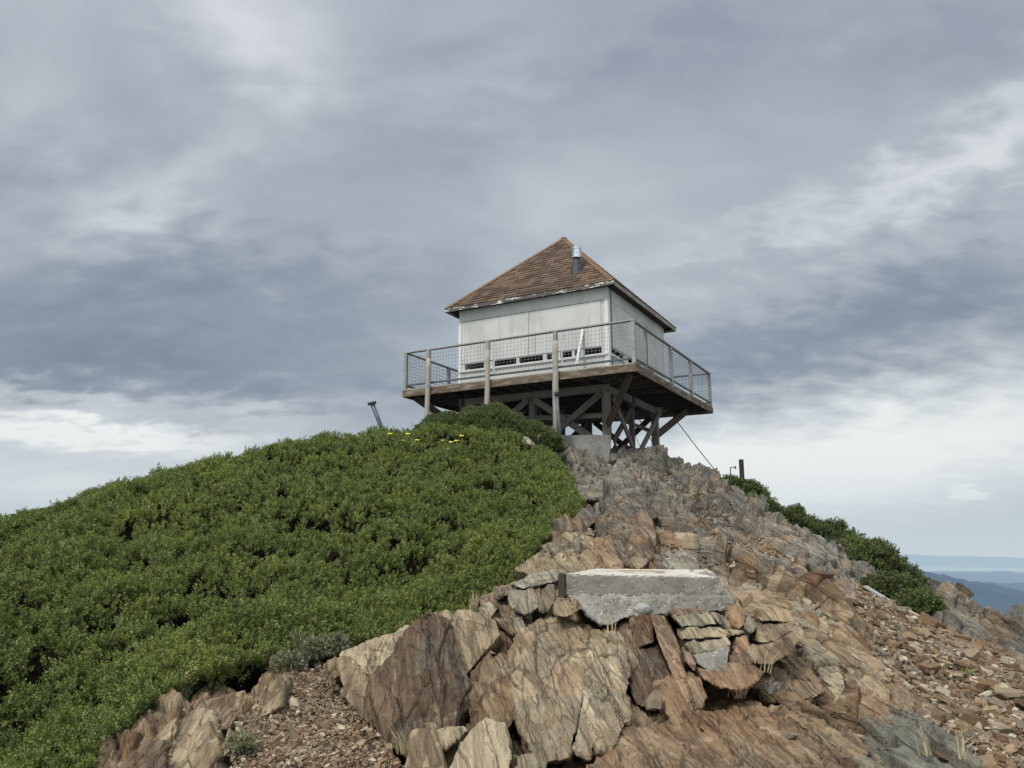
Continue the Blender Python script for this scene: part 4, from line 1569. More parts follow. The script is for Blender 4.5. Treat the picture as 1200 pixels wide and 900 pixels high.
    # boulders at the bottom edge
    rock('boulder', 'pale rounded boulder at the bottom of the face, largest of the three', [
        [(556, 848, 4.85), (570, 841, 4.88), (592, 844, 4.85), (599, 866, 4.72), (597, 905, 4.5), (520, 908, 4.5), (540, 868, 4.72)],
    ], back=(0, .3, -.1), tint=CREAM, tf=.55, tone=.65, cat='boulder', amp=.35)
    rock('boulder', 'tan boulder with a rust stain at the bottom edge, left of the pale boulder', [
        [(484, 859, 4.86), (508, 856, 4.86), (516, 880, 4.7), (523, 905, 4.52), (474, 900, 4.58)],
    ], back=(0, .28, -.1), tint=TAN, tf=.5, tone=.58, cat='boulder', amp=.4)
    rock('boulder', 'small wedge stone lying between the tan and pale boulders', [
        [(510, 858, 4.9), (541, 851, 4.95), (548, 856, 4.9), (534, 868, 4.8), (514, 882, 4.72)],
    ], back=(0, .2, -.05), tint=CREAM, tf=.5, tone=.55, cat='boulder', amp=.35)
    rock('boulder', 'low tan stone at the bottom edge, right of the pale boulder', [
        [(604, 884, 4.72), (628, 880, 4.75), (640, 895, 4.6), (636, 915, 4.45), (602, 915, 4.45)],
    ], back=(0, .25, -.1), tint=TAN, tf=.5, tone=.6, cat='boulder', amp=.4)
    # left bottom rocks under the shrub mat
    rock('rock_outcrop', 'large tan rock at lower left under the mat, with a thin dark crack', [
        [(181, 844, 5.25), (206, 830, 5.4), (233, 831, 5.4), (250, 832, 5.38), (258, 853, 5.15), (252, 915, 4.55), (192, 920, 4.5), (190, 864, 5.05)],
    ], tint=TAN, tf=.5, tone=.58, cat=O, amp=.6)
    rock('rock_outcrop', 'dark brown and cream rock columns left of the large lower left rock', [
        [(150, 862, 5.1), (158, 857, 5.15), (165, 900, 4.7), (168, 920, 4.5), (146, 920, 4.5)],
        [(164, 853, 5.18), (172, 850, 5.2), (180, 900, 4.7), (180, 920, 4.5), (166, 920, 4.5)],
        [(174, 848, 5.2), (184, 846, 5.2), (192, 880, 4.9), (194, 920, 4.5), (180, 920, 4.5)],
    ], back=(0, .5, -.15), tint=BROWN, tf=.5, tone=.4, cat=O, amp=.8)
    rock('rock_outcrop', 'reddish brown rock at the far lower left corner of the outcrop', [
        [(131, 882, 4.95), (150, 868, 5.05), (153, 920, 4.5), (115, 920, 4.5), (122, 898, 4.75)],
    ], tint=PINK, tf=.5, tone=.45, cat=O)
    rock('boulder', 'small rust coloured stone at the upper right of the lower left rock', [
        [(254, 839, 5.3), (268, 829, 5.4), (278, 838, 5.3), (268, 854, 5.15), (257, 852, 5.18)],
    ], back=(0, .25, -.08), tint=RUST, tf=.6, tone=.55, cat='boulder', amp=.4)
    rock('boulder', 'pale oval stone standing beside the lower left rock', [
        [(258, 874, 4.9), (267, 852, 5.08), (273, 866, 4.95), (270, 880, 4.85), (262, 886, 4.8)],
    ], back=(0, .12, -.04), tint=CREAM, tf=.6, tone=.65, cat='boulder', amp=.3)
    rock('boulder', 'tan standing stone at the upper left edge of the gravel patch', [
        [(300, 815, 5.6), (318, 798, 5.75), (334, 785, 5.9), (340, 800, 5.75), (331, 828, 5.45), (304, 842, 5.3)],
    ], back=(0, .3, -.1), tint=TAN, tf=.5, tone=.55, cat='boulder', amp=.5)
    # upper rock behind the concrete block
    rock('rock_outcrop', 'smooth striped tan slab behind the left end of the concrete block', [
        [(600, 668, 8.6), (640, 640, 9.2), (668, 617, 9.9), (690, 613, 10.0), (697, 622, 9.7), (697, 668, 8.3), (640, 676, 8.2)],
    ], back=(0, .8, -.5), tint=TAN, tf=.55, tone=.66, cat=O, amp=.6, vox=.018)
    rock('rock_outcrop', 'orange brown slab behind the middle of the concrete block', [
        [(698, 630, 9.3), (716, 628, 9.3), (732, 660, 8.5), (728, 668, 8.3), (697, 668, 8.3)],
    ], back=(0, .8, -.5), tint=RUST, tf=.5, tone=.6, cat=O, amp=.6, vox=.018)
    rock('rock_outcrop', 'big brown angular rock face above the concrete block', [
        [(704, 608, 9.8), (726, 599, 10.0), (742, 605, 9.9), (760, 604, 9.9), (771, 622, 9.4), (768, 650, 8.7), (750, 668, 8.35), (733, 660, 8.5), (716, 630, 9.2)],
    ], back=(0, .8, -.4), tint=BROWN, tf=.5, tone=.55, high=.3, cat=O, amp=.7, vox=.018)
    rock('rock_outcrop', 'dark grey square rock step near the top of the slope', [
        [(709, 584, 11.0), (730, 579, 11.3), (754, 577, 11.4), (772, 606, 10.2), (760, 608, 10.1), (726, 603, 10.2), (708, 604, 10.2)],
    ], back=(0, .9, -.3), tint=(.10, .095, .085), tf=.6, tone=.45, high=.7, cat=O, amp=.7, vox=.02)
    rock('rock_outcrop', 'small dark angular rock beside the right tip of the green mat', [
        [(676, 598, 10.4), (690, 592, 10.6), (706, 605, 10.3), (690, 618, 9.8), (680, 612, 9.9)],
    ], back=(0, .5, -.2), tint=(.10, .092, .08), tf=.6, tone=.45, high=.5, cat=O, vox=.018)
    rock('rock_outcrop', 'lumpy pale lichen boulder behind the right end of the concrete block', [
        [(774, 650, 8.8), (785, 642, 9.0), (800, 642, 9.0), (817, 652, 8.8), (820, 668, 8.3), (776, 668, 8.25)],
    ], back=(0, .5, -.2), tint=(.33, .31, .26), tf=.6, tone=.6, high=.8, cat=O, vox=.016)
    rock('rock_outcrop', 'grey sloping rock shelf below the concrete pier', [
        [(664, 576, 13.0), (690, 560, 14.5), (740, 556, 15.2), (756, 575, 12.8), (720, 582, 12.2), (672, 586, 12.0)],
    ], back=(0, 1.2, -.5), tint=GREY, tf=.6, tone=.55, high=1, cat=O, vox=.03, amp=1.2)
    rock('rock_outcrop', 'reddish rock hump on the skyline right of the tower', [
        [(805, 568, 17.2), (822, 558, 17.6), (838, 555, 17.6), (848, 566, 17.2), (856, 590, 15.4), (830, 600, 14.6), (808, 588, 15.5)],
    ], back=(0, 1.0, -.5), tint=PINK, tf=.4, tone=.55, high=.6, right=1, cat=O, vox=.03, amp=1.4, psize=1.4)
    rock('rock_outcrop', 'light grey rock mass under the right braces of the tower', [
        [(712, 540, 19.0), (735, 528, 20.4), (752, 530, 20.4), (765, 545, 19.4), (760, 560, 17.6), (715, 556, 17.6)],
    ], back=(0, 1.0, -.6), tint=(.34, .32, .28), tf=.55, tone=.6, high=1, cat=O, vox=.03, amp=1.4, psize=1.4)
    rock('rock_outcrop', 'brown broken rock just below the right rear post of the tower', [
        [(765, 548, 20.5), (790, 548, 20.8), (806, 566, 18.6), (800, 582, 16.8), (770, 572, 17.6)],
    ], back=(0, 1.2, -.6), tint=BROWN, tf=.4, tone=.5, high=.8, right=1, cat=O, vox=.03, amp=1.4, psize=1.4)
    rock('rock_outcrop', 'pillar of brown rock standing in the right slope above the scree', [
        [(930, 668, 9.0), (937, 645, 9.6), (944, 648, 9.6), (948, 690, 8.3), (940, 700, 8.0), (930, 695, 8.1)],
    ], back=(.1, .4, -.1), tint=PINK, tf=.5, tone=.5, high=.4, right=1, cat=O, vox=.018, amp=.6)
    rock('rock_outcrop', 'dark blocky rock on the right slope left of the brown pillar', [
        [(895, 662, 9.2), (920, 655, 9.4), (930, 680, 8.7), (922, 700, 8.2), (900, 690, 8.4)],
    ], back=(.1, .4, -.2), tint=(.11, .10, .09), tf=.6, tone=.4, high=.7, right=1, cat=O, vox=.018, amp=1.2)
    rock('rock_outcrop', 'grey and cream rock edge standing up along the scree at mid slope', [
        [(905, 632, 12.2), (925, 628, 12.4), (940, 650, 11.2), (952, 668, 10.4), (935, 668, 10.2), (915, 655, 10.9)],
        [(945, 655, 11.0), (975, 680, 10.2), (990, 700, 9.5), (975, 700, 9.4), (950, 680, 9.9)],
    ], back=(.1, .6, -.3), tint=GREY, tf=.4, tone=.6, high=.7, right=1, cat=O, vox=.022, amp=1.3)
    # jagged dark rocks on the right skyline
    rock('rock_outcrop', 'black jagged rock on the right skyline beside the last shrub', [
        [(1072, 686, 12.6), (1080, 672, 12.8), (1088, 676, 12.7), (1102, 684, 12.6), (1120, 696, 12.4), (1122, 730, 11.4), (1085, 715, 11.8)],
    ], back=(.3, .8, -.6), tint=(.075, .062, .05), tf=.6, tone=.35, high=.5, right=1, cat=O, vox=.025, amp=1.7, psize=1.2)
    rock('rock_outcrop', 'tan topped rock tooth on the right skyline', [
        [(1110, 702, 12.1), (1116, 686, 12.3), (1127, 685, 12.3), (1138, 704, 11.9), (1150, 726, 11.4), (1130, 745, 10.8), (1112, 735, 11.0)],
    ], back=(.3, .8, -.6), tint=(.15,.125,.08), tf=.6, tone=.4, high=.3, right=1, cat=O, vox=.022, amp=1.5, psize=1.0)
    rock('rock_outcrop', 'brown rock tooth farther down the right skyline', [
        [(1146, 730, 11.3), (1158, 714, 11.5), (1168, 717, 11.5), (1182, 738, 11.0), (1172, 765, 10.3), (1145, 758, 10.4)],
    ], back=(.3, .8, -.6), tint=(.11, .08, .055), tf=.6, tone=.4, high=.3, right=1, cat=O, vox=.025, amp=1.7, psize=1.2)
    rock('rock_outcrop', 'grey broken rock at the right edge of the skyline', [
        [(1174, 738, 11.2), (1182, 722, 11.4), (1194, 734, 11.2), (1215, 768, 10.5), (1230, 810, 9.7), (1185, 785, 9.9)],
    ], back=(.3, .8, -.6), tint=(.13, .12, .105), tf=.6, tone=.4, high=.5, right=1, cat=O, vox=.025, amp=1.7, psize=1.2)


def build_stack():
    S = 'stone'
    G_ = dict(cat=S, vox=.009, psize=.6)
    # slabs standing in the hollow under the concrete
    rock('standing_stone', 'long dark brown slab leaning in the hollow under the concrete, leftmost one', [
        [(720, 735, 6.22), (736, 727, 6.25), (748, 760, 6.0), (774, 815, 5.6), (768, 834, 5.42), (745, 826, 5.45), (724, 775, 5.9)],
    ], back=(.03, .3, 0), tint=BROWN, tf=.6, tone=.4, amp=.5, **G_)
    rock('standing_stone', 'blocky dark red stone directly below the round cobble in the concrete', [
        [(738, 725, 6.2), (752, 721, 6.2), (764, 724, 6.2), (767, 752, 6.0), (748, 760, 5.95), (741, 742, 6.08)],
    ], back=(.02, .3, 0), tint=(.14, .07, .045), tf=.6, tone=.4, amp=.5, **G_)
    rock('standing_stone', 'dark slab deep in the hollow between the two long leaning slabs', [
        [(750, 760, 6.0), (770, 758, 6.02), (790, 800, 5.72), (784, 815, 5.6), (772, 812, 5.62)],
    ], back=(.03, .3, 0), tint=DARK, tf=.6, tone=.35, amp=.5, **G_)
    rock('standing_stone', 'tall tan brown slab standing upright under the middle of the concrete', [
        [(762, 723, 6.05), (778, 724, 6.05), (792, 750, 5.85), (800, 780, 5.68), (806, 796, 5.56), (790, 800, 5.52), (780, 770, 5.72), (768, 742, 5.92)],
    ], back=(.05, .3, .0), tint=(.24, .15, .09), tf=.6, tone=.55, amp=.45, **G_)
    rock('standing_stone', 'squat orange brown block at the foot of the tall upright slab', [
        [(773, 805, 5.45), (790, 795, 5.5), (822, 792, 5.55), (829, 815, 5.42), (817, 838, 5.25), (793, 853, 5.12), (778, 834, 5.22)],
    ], back=(.0, .3, -.02), tint=(.25, .155, .085), tf=.6, tone=.55, amp=.5, **G_)
    # dry stacked stones
    B = (.02, .26, 0)
    ST = [
        ('thin red brown stone right under the concrete, topmost of the stack', [(785, 718, 6.05), (800, 714, 6.08), (823, 716, 6.08), (822, 721, 6.05), (790, 722, 6.02)], (.17, .075, .045), .5),
        ('flat grey tan stone second from the top of the stack', [(788, 722, 5.98), (800, 720, 6.0), (836, 720, 6.0), (841, 732, 5.92), (800, 735, 5.9)], (.27, .245, .19), .6),
        ('angular dark grey stone wedged under the right end of the concrete', [(834, 719, 5.98), (846, 720, 5.98), (858, 735, 5.88), (852, 738, 5.86), (843, 730, 5.92)], (.17, .16, .14), .5),
        ('upright rust brown stone just right of the concrete end', [(857, 713, 5.98), (866, 709, 6.0), (875, 714, 5.98), (874, 732, 5.86), (866, 738, 5.82), (857, 730, 5.88)], (.27, .15, .07), .6),
        ('long tan flat stone in the middle of the stack', [(797, 742, 5.82), (808, 736, 5.88), (845, 736, 5.88), (873, 741, 5.82), (856, 746, 5.78), (820, 748, 5.78), (798, 750, 5.76)], (.31, .255, .17), .65),
        ('lens shaped grey stone below the long flat stone', [(804, 756, 5.74), (815, 750, 5.78), (850, 748, 5.78), (856, 755, 5.72), (848, 761, 5.68), (815, 767, 5.64)], (.25, .235, .18), .6),
        ('reddish blocky stone at the right of the lens shaped stone', [(862, 746, 5.8), (875, 745, 5.8), (881, 758, 5.7), (876, 768, 5.64), (862, 766, 5.66)], (.25, .12, .075), .55),
        ('small pinkish stone tilted at the left foot of the stack', [(802, 765, 5.68), (808, 764, 5.68), (816, 778, 5.58), (812, 786, 5.52), (805, 778, 5.58)], (.28, .19, .14), .55),
        ('dark red flat stone resting on the big base slab', [(855, 770, 5.62), (866, 767, 5.64), (876, 768, 5.64), (882, 779, 5.56), (856, 780, 5.55)], (.17, .085, .055), .5),
        ('grey stone lying above the big right hand stones of the stack', [(875, 724, 5.9), (884, 722, 5.92), (888, 735, 5.82), (880, 742, 5.78), (874, 736, 5.82)], (.26, .24, .2), .55),
        ('pale orange topped stone at the upper right of the stack', [(889, 716, 6.0), (905, 711, 6.05), (925, 717, 6.0), (932, 730, 5.9), (905, 728, 5.9), (890, 727, 5.9)], (.33, .24, .15), .65),
        ('long brown stone with striped front at the right of the stack', [(888, 736, 5.82), (905, 731, 5.86), (933, 730, 5.88), (928, 740, 5.8), (908, 752, 5.7), (890, 754, 5.7)], (.22, .17, .115), .45),
        ('big brown stone with a dark end at the lower right of the stack', [(886, 760, 5.68), (900, 750, 5.74), (930, 739, 5.82), (938, 750, 5.74), (930, 764, 5.62), (905, 780, 5.5), (888, 778, 5.52)], (.19, .125, .08), .4),
        ('small tan stone between the red block and the big right stone', [(877, 760, 5.66), (886, 757, 5.68), (891, 770, 5.58), (885, 778, 5.54), (878, 772, 5.58)], (.28, .21, .14), .6),
    ]
    for lab, h, tint, tone in ST:
        rock('stacked_stone', lab, [(h, B)], tint=tint, tf=.65, tone=tone, amp=.38, **G_)
    rock('stacked_stone', 'wide rust brown base slab jutting out at the bottom of the stack', [
        ([(820, 786, 5.5), (845, 779, 5.56), (885, 779, 5.56), (896, 788, 5.48), (888, 800, 5.38), (868, 810, 5.3), (845, 806, 5.33), (826, 796, 5.42)], (0, .35, .0)),
    ], tint=(.25, .145, .08), tf=.6, tone=.55, amp=.45, **G_)
    rock('concrete_chunk', 'loose pale concrete lump held among the stacked stones', [
        ([(814, 768, 5.62), (830, 762, 5.68), (856, 758, 5.7), (854, 775, 5.58), (848, 788, 5.48), (830, 786, 5.5), (820, 780, 5.54)], (0, .22, 0)),
    ], cat='concrete lump', vox=.009, psize=.4, amp=.4, mat='concrete_rough')
    rock('dark_fill', 'dark filler rock with shade put into its colour, in the hollow behind the stacked stones', [
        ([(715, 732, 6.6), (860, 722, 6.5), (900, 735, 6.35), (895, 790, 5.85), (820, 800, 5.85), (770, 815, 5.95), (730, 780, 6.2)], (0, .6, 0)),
    ], cat='rock', vox=.02, amp=1.0, tint=(.045, .034, .026), tf=.7, tone=.3)  # added filler, the hollow's shade is put into its dark tint
    # grey rubble left of the concrete
    RB = [
        ('flat grey slab on top of the rubble at the left end of the concrete', [(598, 684, 6.9), (625, 673, 7.1), (655, 667, 7.2), (663, 672, 7.05), (650, 682, 6.85), (612, 690, 6.75)], (.29, .28, .245), .6, (0, .4, -.03)),
        ('tan brick shaped stone under the left end of the concrete', [(648, 706, 6.3), (668, 703, 6.35), (682, 702, 6.35), (686, 712, 6.28), (665, 723, 6.18), (649, 722, 6.18)], (.31, .235, .14), .6, (0, .25, 0)),
        ('grey lumpy stone under the flat grey slab', [(594, 692, 6.75), (625, 690, 6.75), (632, 712, 6.5), (615, 722, 6.4), (597, 712, 6.5)], (.23, .215, .185), .55, (0, .35, 0)),
        ('dark upright stone between the grey rubble and the concrete', [(633, 690, 6.7), (650, 686, 6.72), (650, 706, 6.5), (642, 718, 6.4), (633, 715, 6.44)], (.13, .12, .105), .45, (0, .3, 0)),
        ('long narrow brown stone at the left of the rubble', [(576, 690, 6.95), (598, 686, 7.0), (603, 696, 6.85), (580, 702, 6.8)], (.22, .15, .095), .5, (0, .3, 0)),
        ('small pale stone at the lower left of the rubble', [(560, 712, 6.8), (574, 706, 6.85), (584, 714, 6.75), (575, 724, 6.65), (562, 722, 6.68)], (.33, .28, .2), .6, (0, .2, 0)),
        ('small grey stone leaning at the foot of the rubble', [(598, 724, 6.5), (612, 722, 6.5), (618, 738, 6.35), (606, 744, 6.3)], (.26, .245, .21), .6, (0, .2, 0)),
    ]
    for lab, h, tint, tone, bk in RB:
        rock('rubble_stone', lab, [(h, bk)], tint=tint, tf=.6, tone=tone, high=.4, amp=.5, cat=S, vox=.010, psize=.6)


def build_concrete():
    # stair landing: clean upper slab over a rough broken footing, with one cobble in it
    root = empty('concrete_block', tuple(pt(752, 735, 6.6)), 0, 'broken grey concrete landing block resting on the rocks in the middle of the slope', 'concrete block')
    base = np.array(root.location)
    A, B_ = pt(663, 672.5, 6.60), pt(843, 676, 6.45)
    A2, B2 = pt(696, 666.5, 7.9), pt(832, 667.5, 7.75)
    dn = np.array([0, 0, -.175])
    bm = bmesh.new()
    P8 = [A, B_, B2, A2]
    lo = [p + dn for p in P8]
    lo[1] = lo[1] + np.array([.005, 0, 0])
    vs = [bm.verts.new(tuple(p - base)) for p in P8 + lo]
    for f in ((0, 1, 2, 3), (7, 6, 5, 4), (4, 5, 1, 0), (5, 6, 2, 1), (6, 7, 3, 2), (7, 4, 0, 3)):
        bm.faces.new([vs[i] for i in f])
    bmesh.ops.recalc_face_normals(bm, faces=bm.faces)
    me = remeshed(bm, .009)
    nv = len(me.vertices)
    p = np.empty(nv * 3, np.float32); me.vertices.foreach_get('co', p); p = p.reshape(-1, 3)
    no = np.empty(nv * 3, np.float32); me.vertices.foreach_get('normal', no); no = no.reshape(-1, 3)
    # worn arris and pitted face
    d = fbm(p * 9, 4, 7) * .008 + fbm(p * 45, 3, 8) * .005
    f1, e, key, off = worley(p * 30, 9)
    pit = np.where(h01(key[:, 0], key[:, 1], key[:, 2], 3) > .8, (1 - sstep(.1, .3, f1)) * -.010, 0)
    edge_w = sstep(.25, .75, np.abs(no).max(1))
    chip = (1 - sstep(.72, .97, np.abs(no).max(1))) * (np.maximum(0, fbm(p * 11, 3, 19) + .15)) * .05
    p = p + no * (d + pit - chip)[:, None]
    me.vertices.foreach_set('co', p.ravel())
    me.polygons.foreach_set('use_smooth', np.ones(len(me.polygons), bool))
    me.update()
    me.name = 'slab'
    me.materials.clear()
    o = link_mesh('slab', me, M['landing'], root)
    # footing
    bm = bmesh.new()
    hulls = [
        [(664, 700, 6.5), (700, 701, 6.5), (855, 699, 6.42), (861, 708, 6.38), (858, 716, 6.34), (800, 717, 6.37), (690, 712, 6.4)],
        [(676, 702, 6.42), (742, 704, 6.42), (742, 720, 6.3), (716, 733, 6.2), (702, 731, 6.22), (690, 720, 6.3)],
        [(742, 704, 6.42), (790, 702, 6.42), (790, 718, 6.34), (765, 722, 6.3), (742, 722, 6.3)],
        [(835, 672, 6.6), (846, 690, 6.45), (862, 706, 6.4), (855, 712, 6.4), (838, 700, 6.46)],
    ]
    for h in hulls:
        pts = []
        for g in h:
            w = pt(g[0], g[1], g[2] - .09) - base
            pts += [w, w + np.array([0, 1.0, .0])]
        v_ = [bm.verts.new(tuple(x)) for x in pts]
        r = bmesh.ops.convex_hull(bm, input=v_)
        junk = [e for e in r['geom_interior'] + r['geom_unused'] if isinstance(e, bmesh.types.BMVert)]
        bmesh.ops.delete(bm, geom=list(set(junk)), context='VERTS')
    me = remeshed(bm, .009)
    nv = len(me.vertices)
    p = np.empty(nv * 3, np.float32); me.vertices.foreach_get('co', p); p = p.reshape(-1, 3)
    no = np.empty(nv * 3, np.float32); me.vertices.foreach_get('normal', no); no = no.reshape(-1, 3)
    f1, e, key, off = worley(p * 26, 12)
    agg = np.where(h01(key[:, 0], key[:, 1], key[:, 2], 5) > .45, (1 - sstep(.15, .5, f1)) * .016, 0)
    d = fbm(p * 7, 4, 27) * .04 + fbm(p * 22, 3, 28) * .014 + agg
    p = p + no * d[:, None]
    me.vertices.foreach_set('co', p.ravel())
    me.polygons.foreach_set('use_smooth', np.ones(len(me.polygons), bool))
    me.update()
    me.name = 'footing'
    me.materials.clear()
    fo = link_mesh('footing', me, M['concrete_rough'], root)
    fo['label'] = 'crumbling footing full of pebbles under the slab'
    # cobble cast in the footing
    bm = bmesh.new()
    bmesh.ops.create_icosphere(bm, subdivisions=4, radius=1)
    c = pt(753, 714, 6.25) - base
    for v in bm.verts:
        q = np.array(v.co[:])
        k = 1 + .12 * fbm(q[None] * 1.6, 3, 33)[0]
        v.co = Vector(c + q * k * np.array([.066, .055, .048]))
    bm_obj('cobble', bm, M['concrete'], fo, True)
    # board lying on the slab
    a, b = pt(724, 669.5, 7.0), pt(779, 670.5, 6.95)
    s = beam('wooden_board', a + np.array([0, 0, .012]), b + np.array([0, 0, .012]), .07, .016, M['board_wood'], None)
    tag(s, 'short bare wooden board lying on top of the concrete landing block', 'board')
    # rotten timber stub at the left end
    t = beam('timber_stub', pt(658.5, 704, 6.62), pt(658.5, 671, 6.62), .055, .07, M['dark_wood'], None, up=(0, 1, 0), bev=.01)
    tag(t, 'blackened timber stub standing at the left end of the concrete block', 'timber')
    # long board on the right slope
    a, b = pt(1014, 690, 10.9), pt(1043, 708, 10.4)
    t = beam('wooden_board', a + np.array([0, 0, .03]), b + np.array([0, 0, .03]), .07, .03, M['rail_wood'], None)
    tag(t, 'long pale weathered board lying on the scree below the right hand shrubs', 'board')
    # pebble sized white rock in the crest mat
    rock('boulder', 'small pale rock showing at the upper right edge of the green mat', [
        [(609, 518, 16.6), (613, 512, 16.7), (620, 513, 16.7), (623, 521, 16.5)],
    ], back=(0, .4, -.1), tint=(.36, .33, .27), tf=.6, tone=.6, high=.8, cat='boulder', vox=.02, amp=.5)


def landing_material():
    m, n, b = material('landing concrete')
    o = n.obj()
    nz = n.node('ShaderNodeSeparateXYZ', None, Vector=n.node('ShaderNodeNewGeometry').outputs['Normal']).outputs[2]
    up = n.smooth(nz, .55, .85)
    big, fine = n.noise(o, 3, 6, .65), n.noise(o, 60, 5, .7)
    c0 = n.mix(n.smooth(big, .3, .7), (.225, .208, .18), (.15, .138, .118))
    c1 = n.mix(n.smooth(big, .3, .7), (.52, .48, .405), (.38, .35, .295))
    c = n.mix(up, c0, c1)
    c = n.mix(n.smooth(fine, .4, .7, 0, .5), c, (.12, .115, .105))
    v, vc = n.voro(o, 38), n.node('ShaderNodeSeparateColor', None, Color=n.voro(o, 38, out=1))
    peb = n.math('MULTIPLY', n.smooth(v, .12, .3, 1, 0), n.math('GREATER_THAN', vc.outputs[0], .72))
    c = n.mix(n.math('MULTIPLY', peb, .8), c, n.ramp(vc.outputs[1], [(0, (.12, .11, .1)), (.5, (.45, .42, .38)), (1, (.62, .6, .55))]))
    st = n.noise(n.mapping(o, scale=(4, 4, .8)), 1.2, 4, .6)
    c = n.mix(n.smooth(st, .55, .75, 0, .45), c, (.1, .095, .085))
    col(n, b, c, .92, n.bump(n.math('ADD', fine, peb), .6, .005))
    return m


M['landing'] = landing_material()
build_outcrops()
build_stack()
build_concrete()

# ================================================================== LOOSE STONES
def talus_material():
    m, n, b = material('loose schist stones')
    o = n.obj()
    a = n.attr('rnd')
    r = n.math('FRACT', n.math('ADD', a, n.rand()))
    c = n.ramp(r, [(0, (.085, .058, .042)), (.18, (.17, .115, .075)), (.36, (.22, .168, .12)), (.5, (.19, .175, .15)), (.64, (.32, .255, .185)), (.78, (.20, .135, .088)), (.9, (.35, .31, .255)), (1, (.43, .395, .335))])
    c = n.mix(1.0, n.node('ShaderNodeGamma', None, Color=c, Gamma=1.15).outputs[0], (1.02, .97, .86), 'MULTIPLY')
    s = n.noise(o, 16, 5, .65)
    f = n.noise(o, 70, 3, .6)
    c = n.mix(n.smooth(s, .4, .65, 0, .6), c, n.mix(1.0, c, (.5, .45, .4), 'MULTIPLY'))
    c = n.mix(n.smooth(f, .5, .7, 0, .4), c, n.mix(1.0, c, (1.5, 1.45, 1.4), 'MULTIPLY'))
    col(n, b, c, .9, n.bump(n.math('ADD', s, f), .6, .006))
    return m


M['talus'] = talus_material()


def shard(seed, flat=.28):
    """one angular stone about one unit long: hull of a few points"""
    rg = np.random.default_rng(seed)
    k = rg.integers(6, 9)
    ang = np.sort(rg.uniform(0, 2 * np.pi, k))
    rad = rg.uniform(.36, .5, k)
    asp = rg.uniform(.5, .9)
    pts = []
    for z, s in ((-.5, rg.uniform(.7, 1)), (.5, rg.uniform(.65, 1))):
        jx = rg.uniform(-.08, .08, 2)
        for a, r in zip(ang, rad):
            pts.append((math.cos(a) * r * s + jx[0], math.sin(a) * r * s * asp + jx[1], z * flat * rg.uniform(.7, 1.1)))
    bm = bmesh.new()
    vs = [bm.verts.new(p) for p in pts]
    r = bmesh.ops.convex_hull(bm, input=vs)
    junk = [e for e in r['geom_interior'] + r['geom_unused'] if isinstance(e, bmesh.types.BMVert)]
    bmesh.ops.delete(bm, geom=list(set(junk)), context='VERTS')
    bmesh.ops.triangulate(bm, faces=bm.faces)
    bm.verts.index_update()
    V = np.array([v.co[:] for v in bm.verts])
    F = np.array([[v.index for v in f.verts] for f in bm.faces])
    bm.free()
    return V, F


SHARDS = [shard(i, .16 + .02 * (i % 9)) for i in range(24)]


def gnormal(x, y, e=.12):
    gx = (ground(x + e, y) - ground(x - e, y)) / (2 * e)
    gy = (ground(x, y + e) - ground(x, y - e)) / (2 * e)
    n_ = np.stack([-gx, -gy, np.ones_like(gx)], -1)
    return n_ / np.linalg.norm(n_, axis=-1, keepdims=True)


def rot_about(nrm, yaw, tiltv):
    """matrices whose z follows nrm (jittered) and spun by yaw"""
    z = nrm + tiltv
    z /= np.linalg.norm(z, axis=1, keepdims=True)
    a = np.stack([np.cos(yaw), np.sin(yaw), np.zeros_like(yaw)], 1)
    x = a - z * (a * z).sum(1, keepdims=True)
    x /= np.linalg.norm(x, axis=1, keepdims=True)
    y = np.cross(z, x)
    return np.stack([x, y, z], 2)


def scatter(name, xy, size, label_kind, tilt=.3, dz=0.0, zs=None):
    n_ = len(xy)
    nr = gnormal(xy[:, 0], xy[:, 1])
    z = ground(xy[:, 0], xy[:, 1]) if zs is None else zs
    Rm = rot_about(nr, RNG.uniform(0, 6.28, n_), RNG.normal(0, tilt, (n_, 3)))
    vs, fs, rn = [], [], []
    base = 0
    which = RNG.integers(0, len(SHARDS), n_)
    pos = np.stack([xy[:, 0], xy[:, 1], z + dz * size], 1)
    sc = size[:, None] * RNG.uniform(.75, 1.25, (n_, 3))
    for k, (V, F) in enumerate(SHARDS):
        s = np.where(which == k)[0]
        if not len(s):
            continue
        W = np.einsum('nij,nvj->nvi', Rm[s], V[None] * sc[s][:, None, :]) + pos[s][:, None, :]
        vs.append(W.reshape(-1, 3))
        fs.append((F[None] + (np.arange(len(s)) * len(V))[:, None, None]).reshape(-1, 3) + base)
        rn.append(np.repeat(RNG.uniform(0, 1, len(s)), len(V)))
        base += len(s) * len(V)
    me = np_mesh(name, np.concatenate(vs), np.concatenate(fs))
    attr(me, 'rnd', np.concatenate(rn))
    o = link_mesh(name, me, M['talus'])
    tag(o, kind='stuff')
    return o


def sample_poly(poly, n_, near_bias=1.0):
    lo, hi = poly.min(0), poly.max(0)
    out = []
    tot = 0
    while tot < n_:
        q = RNG.uniform(lo, hi, (n_ * 3, 2))
        d = np.hypot(q[:, 0], q[:, 1])
        keep = RNG.uniform(0, 1, len(q)) < np.clip((4.6 / d) ** near_bias, 0, 1)
        q = q[keep]
        q = q[signed(poly, q[:, 0], q[:, 1]) > 0]
        out.append(q)
        tot += len(q)
    return np.concatenate(out)[:n_]


